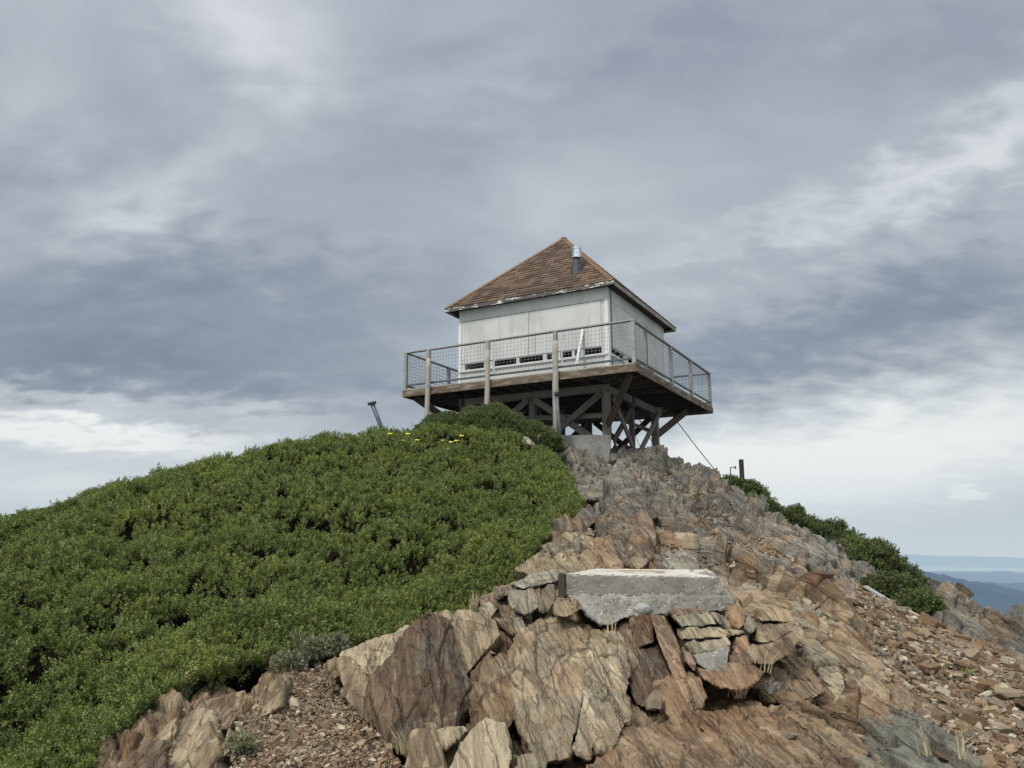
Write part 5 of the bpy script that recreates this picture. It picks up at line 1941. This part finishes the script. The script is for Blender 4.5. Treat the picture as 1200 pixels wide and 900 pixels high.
def build_loose():
    # fine material as uncountable stuff
    q = sample_poly(SCREE_POLY, 16000, 1.2)
    scatter('talus', q, RNG.lognormal(math.log(.040), .62, len(q)).clip(.012, .17), 'stuff', .34, .1)
    q = sample_poly(GRAVEL_POLY, 5200, .5)
    scatter('gravel', q, RNG.lognormal(math.log(.02), .5, len(q)).clip(.008, .07), 'stuff', .35, .15)
    q = sample_poly(TOPSCREE_POLY, 1400, .3)
    scatter('talus', q, RNG.lognormal(math.log(.06), .5, len(q)).clip(.02, .18), 'stuff', .4, .1)
    # bits of rock lodged over the whole bedrock slope
    slope = poly_xy([(240, 905, 4.6), (300, 800, 5.9), (560, 712, 7.2), (640, 640, 9.3), (690, 570, 14), (780, 552, 20), (840, 565, 17.5), (900, 620, 14), (960, 670, 10), (1040, 850, 5.3), (1060, 910, 4.5)])
    q = sample_poly(slope, 2600, .0)
    hs = signed(HERO_POLY, q[:, 0], q[:, 1])
    q = q[(hs < 0) | (RNG.uniform(0, 1, len(q)) < .06)]
    zz = ground(q[:, 0], q[:, 1]) + RNG.uniform(-.02, .10, len(q))
    scatter('rock_chips', q, RNG.lognormal(math.log(.05), .55, len(q)).clip(.015, .22), 'stuff', .5, 0, zz)
    # the largest stones one by one
    meshes = []
    for k in range(14):
        V, F = SHARDS[k]
        me = np_mesh('talus_stone', V, F)
        attr(me, 'rnd', np.full(len(V), RNG.uniform()))
        me.materials.append(M['talus'])
        meshes.append(me)
    q = sample_poly(SCREE_POLY, 230, .9)
    z = ground(q[:, 0], q[:, 1])
    nr = gnormal(q[:, 0], q[:, 1])
    Rm = rot_about(nr, RNG.uniform(0, 6.28, len(q)), RNG.normal(0, .22, (len(q), 3)))
    for i in range(len(q)):
        s = float(np.clip(RNG.lognormal(math.log(.14), .45), .07, .42))
        o = bpy.data.objects.new('talus_stone', meshes[i % len(meshes)])
        COL.objects.link(o)
        o.matrix_world = Matrix.Translation((q[i, 0], q[i, 1], z[i] + .12 * s)) @ Matrix(Rm[i].tolist()).to_4x4() @ Matrix.Diagonal((s, s * RNG.uniform(.7, 1.1), s * RNG.uniform(.7, 1.2), 1))
        tag(o, 'flat angular brown or grey stone lying loose on the scree slope at right', 'stone', 'loose stones on the right hand scree')
    q = sample_poly(GRAVEL_POLY, 34, .3)
    z = ground(q[:, 0], q[:, 1])
    nr = gnormal(q[:, 0], q[:, 1])
    Rm = rot_about(nr, RNG.uniform(0, 6.28, len(q)), RNG.normal(0, .3, (len(q), 3)))
    for i in range(len(q)):
        s = float(np.clip(RNG.lognormal(math.log(.07), .3), .05, .15))
        o = bpy.data.objects.new('gravel_stone', meshes[(i * 3) % len(meshes)])
        COL.objects.link(o)
        o.matrix_world = Matrix.Translation((q[i, 0], q[i, 1], z[i] + .12 * s)) @ Matrix(Rm[i].tolist()).to_4x4() @ Matrix.Diagonal((s, s, s * 1.5, 1))
        tag(o, 'small tan stone lying on the gravel patch at lower left', 'stone', 'larger stones on the gravel patch')


build_loose()

# ================================================================== VEGETATION
def leaf_material(name, dark, mid, light, odd=None):
    m, n, b = material(name)
    r = n.rand()
    a = n.attr('rnd')
    t = n.math('FRACT', n.math('ADD', r, a))
    o = n.obj()
    c = n.ramp(t, [(0, dark), (.45, mid), (.85, light), (1, odd or light)])
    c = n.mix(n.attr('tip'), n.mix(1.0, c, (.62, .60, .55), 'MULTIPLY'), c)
    pos = n.node('ShaderNodeNewGeometry').outputs['Position']
    big = n.noise(pos, .9, 4, .6)
    c = n.mix(n.smooth(big, .4, .66, 0, .55), c, n.mix(1.0, c, (.72, .80, .72), 'MULTIPLY'))
    c = n.mix(n.smooth(big, .5, .28, 0, .5), c, n.mix(1.0, c, (1.22, 1.12, .85), 'MULTIPLY'))
    n.set(b.inputs['Base Color'], c)
    b.inputs['Roughness'].default_value = .55
    b.inputs['Specular IOR Level'].default_value = .35
    tr = n.node('ShaderNodeBsdfTranslucent', None, Color=n.mix(1.0, c, (1.1, 1.25, .6), 'MULTIPLY'))
    ms = n.node('ShaderNodeMixShader', None, i0=.22, i1=b.outputs[0], i2=tr.outputs[0])
    n.l.new(ms.outputs[0], [q for q in n.n if q.type == 'OUTPUT_MATERIAL'][0].inputs[0])
    return m


M['leaf'] = leaf_material('manzanita leaves', (.070, .094, .021), (.128, .164, .038), (.195, .235, .058), (.24, .23, .078))
M['leaf_olive'] = leaf_material('olive shrub leaves', (.046, .068, .022), (.078, .104, .032), (.115, .14, .046), (.14, .13, .06))
M['leaf_dark'] = leaf_material('dark shrub leaves', (.036, .05, .019), (.064, .084, .03), (.10, .12, .045), (.13, .125, .065))
M['leaf_pale'] = leaf_material('grey green forb leaves', (.11, .11, .065), (.18, .18, .11), (.26, .25, .165), (.26, .21, .13))
M['core'] = simple('thicket gap shade', (.009, .008, .005), 1.0, 0, .6, 14, .6)  # near black, so gaps between leaves look shaded
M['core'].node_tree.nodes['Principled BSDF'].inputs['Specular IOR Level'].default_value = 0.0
M['twig'] = simple('brown twig bark', (.09, .06, .042), .9, 0, .4, 30)
M['grey_twig'] = simple('grey dead twig', (.2, .18, .155), .9, 0, .35, 30)
M['straw'] = simple('dry straw', (.34, .28, .17), .9, 0, .35, 12)
M['grass'] = simple('green grass blade', (.16, .18, .07), .8, 0, .4, 12)
M['petal'] = simple('yellow petals', (.70, .64, .07), .7, 0, .25, 30)


def sprig(seed, nleaf=13, L=.026, h=.075, spread=.85):
    """leafy shoot tip: obovate leaves, folded on the midrib, whorled up a short stem"""
    rg = np.random.default_rng(seed)
    V, F, T = [], [], []
    for i in range(nleaf):
        t = (i + .5) / nleaf
        a = i * 2.399 + rg.uniform(-.4, .4)
        el = (1 - t) * .15 + t * 1.05 + rg.uniform(-.3, .3)
        el = el * .9 + .12
        l = L * rg.uniform(.8, 1.2) * (1.05 - .3 * abs(t - .4))
        w = l * rg.uniform(.52, .68)
        d = np.array([math.cos(a) * math.cos(el), math.sin(a) * math.cos(el), math.sin(el)])
        s = np.cross(d, [0, 0, 1.0])
        s /= np.linalg.norm(s) + 1e-9
        u = np.cross(s, d)
        roll = rg.uniform(-.6, .6)
        s, u = s * math.cos(roll) + u * math.sin(roll), u * math.cos(roll) - s * math.sin(roll)
        b = np.array([0, 0, h * (t - .35)]) + d * .006 + rg.normal(0, .004 * spread, 3)
        k = len(V)
        V += [b, b + d * l * .62 + s * w * .5 + u * w * .18, b + d * l, b + d * l * .62 - s * w * .5 + u * w * .18, b + d * l * .55]
        F += [(k, k + 1, k + 2, k + 4), (k, k + 4, k + 2, k + 3)]
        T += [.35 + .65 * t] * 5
    return np.array(V), np.array(F), np.array(T)


def leaf_cloud(name, P, Nrm, S, m, parent=None, seeds=range(8), jit=.55, **kw):
    """all the shoots of one shrub as one foliage mesh"""
    tp = [sprig(900 + s, **kw) for s in seeds]
    n_ = len(P)
    Rm = rot_about(Nrm, RNG.uniform(0, 6.28, n_), RNG.normal(0, jit, (n_, 3)))
    which = RNG.integers(0, len(tp), n_)
    vs, fs, tips, rn = [], [], [], []
    base = 0
    for k, (V, F, T) in enumerate(tp):
        s = np.where(which == k)[0]
        if not len(s):
            continue
        W = np.einsum('nij,nvj->nvi', Rm[s], V[None] * S[s][:, None, None]) + P[s][:, None, :]
        vs.append(W.reshape(-1, 3))
        fs.append((F[None] + (np.arange(len(s)) * len(V))[:, None, None]).reshape(-1, 4) + base)
        tips.append(np.tile(T, len(s)))
        rn.append(np.repeat(RNG.uniform(0, 1, len(s)), len(V)))
        base += len(s) * len(V)
    me = np_mesh(name, np.concatenate(vs), np.concatenate(fs))
    attr(me, 'tip', np.concatenate(tips))
    attr(me, 'rnd', np.concatenate(rn))
    return link_mesh(name, me, m, parent)


def lumps(x, y):
    """height of the mat above its mean: domes of single bushes with gaps between them"""
    p = np.stack([x, y, x * 0], 1)
    w = p + .25 * np.stack([perlin(p * .8, 101), perlin(p * .8 + 7, 102), p[:, 0] * 0], 1)
    f1, e1, _, _ = worley(np.c_[w[:, :2] * 1.05, x * 0 + .5], 103, .9)
    f2, e2, _, _ = worley(np.c_[w[:, :2] * 2.7, x * 0 + .5], 104, .9)
    w3 = p + .05 * np.stack([perlin(p * 5, 108), perlin(p * 5 + 7, 109), p[:, 0] * 0], 1)
    f3, e3, k3, _ = worley(np.c_[w3[:, :2] * 6.2, x * 0 + .5], 110, .95)
    r3 = h01(k3[:, 0], k3[:, 1], k3[:, 2], 111)
    h = .36 * (.55 - f1 ** 1.7) + .27 * (.5 - f2 ** 1.7) + .095 * (.5 - f3 ** 2 * 1.6) + .07 * (r3 - .5) + fbm(p * .45, 3, 105) * .16
    gap = np.clip(f1 - .60, 0, 1) * .9 + np.clip(f2 - .52, 0, 1) * 1.6 + sstep(.36, .62, f3) * .85
    hole = np.maximum(0, fbm(p * 1.3, 3, 107) - .15) * 2.6
    return h, gap + hole


def canopy(x, y):
    sd = signed(MAT_POLY, x, y)
    h, gap = lumps(x, y)
    k = sstep(-.14, .42, sd)
    gap = gap * (.25 + .75 * sstep(.15, .7, sd))
    return ground(x, y) + (CH * (.25 + .75 * k) + h * k), gap, sd


def build_mat():
    # shoots of the mat are instances on points: nobody could count them
    pts, nrm, scl = [], [], []
    n_try = 680000
    lo, hi = np.array([-13.0, 3.6]), np.array([1.6, 18.2])
    q = RNG.uniform(lo, hi, (n_try, 2))
    x, y = q[:, 0], q[:, 1]
    d = np.hypot(x, y)
    ang = np.abs(np.arctan2(x, y))
    keep = (ang < R(43)) & (RNG.uniform(0, 1, n_try) < np.clip(8.5 / d, .38, 1) ** 1.25)
    x, y, d = x[keep], y[keep], d[keep]
    sd = signed(MAT_POLY, x, y)
    k = sd > -.10 + .12 * perlin(np.stack([x * 4, y * 4, x * 0], 1), 120)
    x, y, d = x[k], y[k], d[k]
    z, gap, sd = canopy(x, y)
    e = .02
    zx, _, _ = canopy(x + e, y)
    zy, _, _ = canopy(x, y + e)
    nr = np.stack([-(zx - z) / e, -(zy - z) / e, np.ones_like(z)], 1)
    nr /= np.linalg.norm(nr, axis=1, keepdims=True)
    nr = nr * .9 + np.array([0, -.12, .22])
    nr /= np.linalg.norm(nr, axis=1, keepdims=True)
    depth = RNG.exponential(.045, len(x)).clip(0, .3)
    ok = RNG.uniform(0, 1, len(x)) > gap * 1.1
    up = RNG.uniform(0, 1, len(x)) < .035
    z = z - depth + up * RNG.uniform(.0, .08, len(x))
    ok &= sd > -.13
    x, y, z, d, nr = x[ok], y[ok], z[ok], d[ok], nr[ok]
    s = RNG.uniform(.64, 1.04, len(x)) * (1 + .28 * sstep(8, 15, d))
    n_ = len(x)
    Rm = rot_about(nr, RNG.uniform(0, 6.28, n_), RNG.normal(0, .30, (n_, 3)))
    # euler XYZ from matrices
    ry = -np.arcsin(np.clip(Rm[:, 2, 0], -1, 1))
    rx = np.arctan2(Rm[:, 2, 1], Rm[:, 2, 2])
    rz = np.arctan2(Rm[:, 1, 0], Rm[:, 0, 0])
    me = bpy.data.meshes.new('manzanita_mat')
    me.vertices.add(n_)
    me.vertices.foreach_set('co', np.stack([x, y, z], 1).astype(np.float32).ravel())
    a = me.attributes.new('rot', 'FLOAT_VECTOR', 'POINT')
    a.data.foreach_set('vector', np.stack([rx, ry, rz], 1).astype(np.float32).ravel())
    attr(me, 'scl', s)
    o = link_mesh('manzanita_mat', me, None)
    tag(o, 'low dense green manzanita mat covering the slope left of the rocks', 'ground cover', kind='stuff')
    src = bpy.data.collections.new('shoots')
    for k in range(9):
        V, F, T = sprig(300 + k, 15)
        sm = np_mesh('shoot', V, F)
        attr(sm, 'tip', T)
        attr(sm, 'rnd', np.full(len(V), k * .11))
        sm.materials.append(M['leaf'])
        so = bpy.data.objects.new('shoot', sm)
        src.objects.link(so)
    ng = bpy.data.node_groups.new('shoots on points', 'GeometryNodeTree')
    ng.interface.new_socket('Geometry', in_out='INPUT', socket_type='NodeSocketGeometry')
    ng.interface.new_socket('Geometry', in_out='OUTPUT', socket_type='NodeSocketGeometry')
    gi, go = ng.nodes.new('NodeGroupInput'), ng.nodes.new('NodeGroupOutput')
    mp = ng.nodes.new('GeometryNodeMeshToPoints')
    ip = ng.nodes.new('GeometryNodeInstanceOnPoints')
    ci = ng.nodes.new('GeometryNodeCollectionInfo')
    ci.inputs['Collection'].default_value = src
    ci.inputs['Separate Children'].default_value = True
    ci.inputs['Reset Children'].default_value = True
    ip.inputs['Pick Instance'].default_value = True
    ar = ng.nodes.new('GeometryNodeInputNamedAttribute')
    ar.data_type = 'FLOAT_VECTOR'
    ar.inputs['Name'].default_value = 'rot'
    asl = ng.nodes.new('GeometryNodeInputNamedAttribute')
    asl.data_type = 'FLOAT'
    asl.inputs['Name'].default_value = 'scl'
    rv = ng.nodes.new('FunctionNodeRandomValue')
    rv.data_type = 'INT'
    rv.inputs[4].default_value = 0
    rv.inputs[5].default_value = 8
    L = ng.links.new
    L(gi.outputs[0], mp.inputs[0])
    L(mp.outputs[0], ip.inputs['Points'])
    L(ci.outputs[0], ip.inputs['Instance'])
    L(ar.outputs[0], ip.inputs['Rotation'])
    L(asl.outputs[0], ip.inputs['Scale'])
    L(rv.outputs[2], ip.inputs['Instance Index'])
    L(ip.outputs[0], go.inputs[0])
    md = o.modifiers.new('shoots', 'NODES')
    md.node_group = ng
    # dark sheet added under the shoots, its colour the shade in the gaps
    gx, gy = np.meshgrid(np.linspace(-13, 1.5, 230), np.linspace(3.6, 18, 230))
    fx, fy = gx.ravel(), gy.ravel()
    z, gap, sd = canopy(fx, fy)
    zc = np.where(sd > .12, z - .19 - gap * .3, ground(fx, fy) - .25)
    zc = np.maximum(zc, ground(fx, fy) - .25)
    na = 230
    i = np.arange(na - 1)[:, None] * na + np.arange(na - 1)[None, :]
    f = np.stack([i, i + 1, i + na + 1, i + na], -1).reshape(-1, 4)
    core = np_mesh('dark_core_sheet', np.stack([fx, fy, zc], 1), f, True)
    co = link_mesh('dark_core_sheet', core, M['core'], o)
    print('mat shoots', n_)


def shrub(name, label, blobs, dens, m, leaf=1.0, group=None, cat='shrub', lump=.18, gaps=.3, stems=5, stem_mat='twig', core=True, shell=.16):
    """blobs: (world centre at its base, rx, ry, height)"""
    c0 = np.mean([np.array(b[0]) for b in blobs], 0)
    root = empty(name, tuple(c0), 0, label, cat, group)
    PS, NS = [], []
    seed = RNG.uniform(0, 50)
    for c, rx, ry, h in blobs:
        area = 2 * math.pi * ((rx * ry) ** .8 + 2 * ((rx + ry) / 2 * h) ** .8) / 2
        n_ = int(area * dens)
        v = RNG.normal(0, 1, (n_, 3))
        v /= np.linalg.norm(v, axis=1, keepdims=True)
        v[:, 2] = np.abs(v[:, 2]) * 1.0 - .12
        k = 1 + lump * fbm(v * 2.6 + seed, 4, 130) * 2
        hole = fbm(v * 4.5 + seed + 9, 3, 131)
        keep = hole < gaps
        rad = (1 - RNG.exponential(shell, n_).clip(0, .75)) * k
        p = v * rad[:, None] * np.array([rx, ry, h])
        nr = v / np.array([rx, ry, h]) * min(rx, ry, h) + np.array([0, 0, .5])
        nr /= np.linalg.norm(nr, axis=1, keepdims=True)
        PS.append((p + np.array(c))[keep])
        NS.append(nr[keep])
    P = np.concatenate(PS)
    Nn = np.concatenate(NS)
    zg = ground(P[:, 0], P[:, 1])
    ok = P[:, 2] > zg - .02
    P, Nn = P[ok], Nn[ok]
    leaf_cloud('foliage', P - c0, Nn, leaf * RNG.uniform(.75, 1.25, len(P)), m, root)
    # added dark core, the inner shade put into its colour, and branches
    vs, fs = [], []
    if core:
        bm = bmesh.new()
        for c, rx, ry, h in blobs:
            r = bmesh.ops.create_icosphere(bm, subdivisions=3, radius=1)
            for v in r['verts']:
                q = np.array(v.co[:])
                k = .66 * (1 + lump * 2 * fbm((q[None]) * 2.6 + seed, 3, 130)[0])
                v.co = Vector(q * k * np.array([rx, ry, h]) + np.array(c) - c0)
        bm_obj('dark_core', bm, M['core'], root, True)
    for i in range(stems):
        c, rx, ry, h = blobs[i % len(blobs)]
        a = RNG.uniform(0, 6.28)
        e = np.array([math.cos(a) * rx * .8, math.sin(a) * ry * .8, h * RNG.uniform(.6, 1.12)])
        p0 = np.array(c) - c0 + np.array([RNG.uniform(-.1, .1) * rx, RNG.uniform(-.1, .1) * ry, -.15])
        mid = p0 + e * .5 + np.array([0, 0, .12 * h]) + RNG.normal(0, .04, 3)
        v_, f_ = tube_mesh([p0, mid, p0 + e], [.018, .012, .004], 5)
        b = len(vs)
        vs += [tuple(q) for q in v_]
        fs += [tuple(q + b for q in f) for f in f_]
    if vs:
        me = bpy.data.meshes.new('branches')
        me.from_pydata(vs, [], fs)
        link_mesh('branches', me, M[stem_mat], root)
    return root


def on_ground(u, v, d, dz=0.0):
    p = pt(u, v, d)
    return np.array([p[0], p[1], float(ground(p[0], p[1])) + dz])


def build_shrubs():
    # mound behind the crest, in front of the tower
    def top(u, v, d):
        return pt(u, v, d)
    t = top(573, 472, 18.2)
    g = on_ground(573, 500, 18.2)
    t2 = top(622, 493, 18.2)
    g2 = on_ground(618, 505, 18.2)
    t0 = top(520, 481, 18.2)
    g0 = on_ground(522, 500, 18.2)
    shrub('manzanita_bush', 'rounded olive green bush mound at the foot of the log poles below the deck', [
        (g, 1.0, 1.0, t[2] - g[2]), (g2, .78, .8, t2[2] - g2[2]), (g0, .72, .8, t0[2] - g0[2])], 2300, M['leaf_olive'], 1.25, lump=.10, gaps=.38)
    p = pt(497, 496, 17.6)
    shrub('manzanita_bush', 'small dark bush tip at the left foot of the bush mound', [(on_ground(503, 500, 17.8), .28, .3, .62), (on_ground(486, 500, 17.4), .22, .25, .45)], 1500, M['leaf_dark'], 1.2, gaps=.2)
    # skyline bushes at the far left
    shrub('manzanita_bush', 'dark rounded bush on the left skyline at the edge of the mat', [(on_ground(44, 604, 13.6), .26, .3, .62)], 1400, M['leaf_dark'], 1.2, gaps=.12)
    shrub('manzanita_bush', 'sparse twiggy bush at the far left end of the skyline', [(on_ground(17, 608, 13.8), .22, .25, .55)], 500, M['leaf_dark'], 1.1, gaps=.05, stems=9, core=False, stem_mat='grey_twig')
    # right hand ridge
    SH = [
        ('small dark bush at the top of the right ridge, just left of the mast', (846, 580, 22.0), .34, .4, .24, 'leaf_dark'),
        ('dark green bush at the foot of the weather mast', (868, 592, 23.0), .4, .4, .16, 'leaf_dark'),
        ('low green bush below the mast on the right ridge', (890, 602, 20.5), .6, .6, .34, 'leaf_dark'),
        ('low grey green bush on the rocky slope below the mast', (876, 606, 17.0), .42, .4, .34, 'leaf_olive'),
        ('low green cushion bush in the rocks below the ridge shrubs', (888, 617, 15.8), .36, .35, .28, 'leaf_olive'),
        ('rounded dark bush on the ridge skyline right of the mast', (912, 606, 19.5), .62, .6, .75, 'leaf_dark'),
        ('tall dark bush on the ridge, middle of the skyline row', (938, 620, 18.4), .7, .6, .85, 'leaf_dark'),
        ('wide olive bush filling the middle of the right ridge', (962, 640, 16.6), .85, .8, .62, 'leaf_olive'),
        ('dense green bush on the ridge below the wispy bush', (992, 658, 15.4), .82, .7, .66, 'leaf_dark'),
        ('broad dark green bush at the lower end of the ridge row', (1014, 676, 14.2), .62, .6, .66, 'leaf_dark'),
        ('low olive bush spilling onto the scree at the ridge foot', (1000, 684, 12.9), .5, .45, .42, 'leaf_olive'),
        ('dark green bush above the long pale board', (1030, 692, 12.8), .40, .4, .48, 'leaf_dark'),
        ('low dark bush right of the long pale board', (1052, 714, 11.4), .34, .34, .26, 'leaf_dark'),
        ('small green bush lowest on the right hand scree', (1078, 728, 10.9), .26, .25, .22, 'leaf_olive'),
        ('dark bush against the black jagged skyline rock', (1058, 700, 12.6), .30, .3, .36, 'leaf_dark'),
    ]
    for lab, (u, v, d), rx, ry, h, mt in SH:
        g = on_ground(u, v, d, .10 if u > 895 else .02)
        h *= 1.15 if u < 990 else .9
        bl = [(g, rx, ry, h)]
        for j in range(2):
            a = RNG.uniform(0, 6.28)
            gg = g + np.array([math.cos(a) * rx * .7, math.sin(a) * ry * .7, 0])
            gg[2] = float(ground(gg[0], gg[1]))
            bl.append((gg, rx * .6, ry * .6, h * RNG.uniform(.55, .85)))
        shrub('ridge_shrub', lab, bl, 900, M[mt], 1.5, 'shrubs along the right hand ridge', lump=.22, gaps=.26, stems=5, stem_mat='grey_twig')
    shrub('ridge_shrub', 'wispy thin leaved bush standing above the ridge skyline', [(on_ground(950, 628, 17.6), .38, .38, .95)], 420, M['leaf_dark'], 1.3, 'shrubs along the right hand ridge', gaps=.02, stems=10, core=False, stem_mat='grey_twig')
    shrub('ridge_shrub', 'sparse twiggy bush against the blue valley at the ridge end', [(on_ground(1068, 694, 13.2), .26, .26, .52)], 420, M['leaf_pale'], 1.2, 'shrubs along the right hand ridge', gaps=.02, stems=10, core=False, stem_mat='grey_twig')
    shrub('ridge_shrub', 'thin small bush on the skyline at the lower ridge end', [(on_ground(1000, 654, 15.8), .3, .3, .75)], 420, M['leaf_dark'], 1.2, 'shrubs along the right hand ridge', gaps=.02, stems=8, core=False, stem_mat='grey_twig')
    # tuft beside the concrete pier
    shrub('crevice_plant', 'brown green tuft growing beside the concrete pier', [(on_ground(722, 545, 18.6), .22, .2, .34)], 1100, M['leaf_dark'], 1.2, gaps=.2)
    # grey green forbs at the edge of the gravel
    for lab, (u, v, d), r, h in (('grey green leafy weed at the notch in the mat above the gravel', (372, 756, 6.55), .13, .13), ('low pale weed at the mat edge above the lower left rock', (338, 774, 6.15), .10, .09),
                            ('pale weed beside the cream rock shelf', (394, 755, 6.6), .09, .12), ('grey green weed in the left corner of the gravel patch', (282, 872, 4.95), .08, .06)):
        shrub('leafy_weed', lab, [(on_ground(u, v, d), r, r, h)], 1900, M['leaf_pale'], .75, cat='weed', gaps=.15, stems=4, core=False, stem_mat='grey_twig')
    # yellow flowers on the crest
    FL = [(473, 505), (478, 512), (489, 514), (519, 503), (524, 506), (529, 505), (535, 503), (541, 502), (457, 509)]
    for k, (u, v) in enumerate(FL):
        d = 16.6 + .1 * (k % 3)
        c = pt(u, v, 16.0 + .12 * (k % 4))
        c[2] = float(canopy(c[:1], c[1:2])[0][0]) + .07
        root = empty('yellow_flower', tuple(c), 0, 'small flat yellow flower head poking out of the green crest', 'flower', 'yellow flowers on the crest')
        bm = bmesh.new()
        for j in range(16):
            a, r = j * 2.4, .042 * math.sqrt(j / 16)
            bmesh.ops.create_icosphere(bm, subdivisions=1, radius=.016, matrix=Matrix.Translation((r * math.cos(a), r * math.sin(a), .01 * math.cos(r * 20))))
        bm_obj('flower_head', bm, M['petal'], root)
        tube('stem', [(0, 0, -.3), (.01, 0, -.15), (0, 0, 0)], .004, M['grass'], root, 5)


def tuft(name, label, base, n_, L, m, lean=(0, 0, 0), spread=.5, cat='grass tuft', wid=.0028, group=None):
    bm = bmesh.new()
    for i in range(n_):
        a = RNG.uniform(0, 6.28)
        t = RNG.uniform(.15, 1) * spread
        l = L * RNG.uniform(.55, 1.1)
        d0 = Vector((math.cos(a) * t * .5 + lean[0] * .4, math.sin(a) * t * .5 + lean[1] * .4, 1)).normalized()
        d1 = Vector((math.cos(a) * t * 1.6 + lean[0], math.sin(a) * t * 1.6 + lean[1], .75 + lean[2])).normalized()
        s = d0.cross(Vector((math.sin(a * 3), math.cos(a * 3), .1))).normalized() * wid
        p0 = Vector((RNG.normal(0, .02), RNG.normal(0, .02), 0))
        p1 = p0 + d0 * l * .5
        p2 = p1 + d1 * l * .5
        vs = [bm.verts.new(p) for p in (p0 - s, p0 + s, p1 + s * .7, p1 - s * .7, p2)]
        bm.faces.new((vs[0], vs[1], vs[2], vs[3]))
        bm.faces.new((vs[3], vs[2], vs[4]))
    o = bm_obj(name, bm, M[m])
    o.location = tuple(base)
    return tag(o, label, cat, group)


def build_tufts():
    tuft('dry_grass', 'dry grass tuft at the foot of the dark rock face beside the gravel', pt(470, 884, 4.8), 16, .22, 'straw', (-.5, 0, 0), .35)
    tuft('dry_grass', 'green grass tuft at the bottom corner of the dark rock face', pt(478, 886, 4.78), 18, .13, 'grass', (0, 0, 0), .4, 'grass tuft', .0025)
    tuft('dry_grass', 'dry straw in front of the big brown stone of the stack', pt(895, 788, 5.4), 9, .18, 'straw', (.5, 0, 0), .4)
    tuft('dead_twigs', 'mat of grey dead twigs at the right foot of the stacked stones', pt(905, 812, 5.3), 70, .14, 'grey_twig', (.5, -.2, -.35), 1.4, 'twigs', .0022)
    tuft('dead_twigs', 'dark dead twigs under the jutting base slab of the stack', pt(868, 818, 5.2), 40, .10, 'twig', (.3, -.2, -.35), 1.4, 'twigs', .0022)
    tuft('dry_grass', 'pale straw tuft on the lichen rock at the bottom right', pt(1085, 885, 4.6), 14, .2, 'straw', (-.3, 0, .1), .4)
    tuft('dry_grass', 'curved straw tuft at the right end of the lichen rock', pt(1130, 890, 4.55), 12, .18, 'straw', (.5, 0, 0), .4)
    tuft('dry_grass', 'grass blades hanging in the crack under the left of the concrete', pt(716, 742, 6.0), 8, .17, 'straw', (.1, 0, .2), .3)
    tuft('dry_grass', 'grey green grass patch in the middle of the scree', pt(1135, 792, 7.0), 60, .10, 'grass', (.2, 0, 0), 1.4, 'grass tuft', .0025)
    tuft('dry_grass', 'dry yellow grass in the rubble left of the concrete block', pt(555, 716, 6.95), 40, .18, 'straw', (0, 0, 0), .5)


def build_notch_twigs():
    tuft('dead_twigs', 'bare grey twigs in the dark notch of the mat above the gravel', on_ground(352, 762, 6.6), 60, .30, 'grey_twig', (.1, -.3, 0), 1.0, 'twigs', .003)
    tuft('dead_twigs', 'brown bare twigs under the mat edge left of the notch', on_ground(318, 778, 6.3), 50, .22, 'twig', (.1, -.4, 0), 1.0, 'twigs', .003)
    tuft('dead_twigs', 'bare twigs at the mat edge over the lower left rock', on_ground(215, 826, 5.7), 40, .18, 'grey_twig', (.2, -.4, 0), 1.0, 'twigs', .0025)


def conifer(label, base, h, r):
    root = empty('conifer_tree', tuple(base), 0, label, 'tree', 'conifers below the right skyline')
    tube('trunk', [(0, 0, -.5), (0, 0, h * .5), (0, 0, h)], [.16, .1, .015], M['twig'], root, 8)
    vs, fs = [], []
    n_ = 2600
    for i in range(n_):
        t = RNG.uniform(.05, 1)
        a = RNG.uniform(0, 6.28)
        whorl = math.floor(t * 16) / 16
        rr = r * (1 - whorl) ** .85 * RNG.uniform(.1, 1) * (.7 + .3 * math.sin(a * 5 + whorl * 40))
        z = h * (.04 + .96 * whorl) - rr * .3 + RNG.normal(0, .06)
        c = np.array([math.cos(a) * rr, math.sin(a) * rr, z])
        d = np.array([math.cos(a), math.sin(a), -.25 + RNG.normal(0, .3)])
        s = np.array([-math.sin(a), math.cos(a), RNG.normal(0, .5)])
        l, w = RNG.uniform(.14, .3), RNG.uniform(.03, .07)
        b = len(vs)
        vs += [tuple(c - s * w), tuple(c + s * w), tuple(c + d * l)]
        fs.append((b, b + 1, b + 2))
    me = bpy.data.meshes.new('crown')
    me.from_pydata(vs, [], fs)
    attr(me, 'tip', RNG.uniform(.3, 1, len(vs)))
    attr(me, 'rnd', np.zeros(len(vs)))
    link_mesh('crown', me, M['leaf_dark'], root)


build_mat()
build_shrubs()
build_tufts()
build_notch_twigs()
for lab, u, v, d, h in (('dark conifer treetop at the right edge beyond the rocky skyline', 1196, 738, 46, 6.0), ('second conifer treetop just outside the rocks at the right edge', 1212, 746, 42, 5.5)):
    t = pt(u, v, d)
    conifer(lab, (t[0], t[1], t[2] - h), h, 1.25)
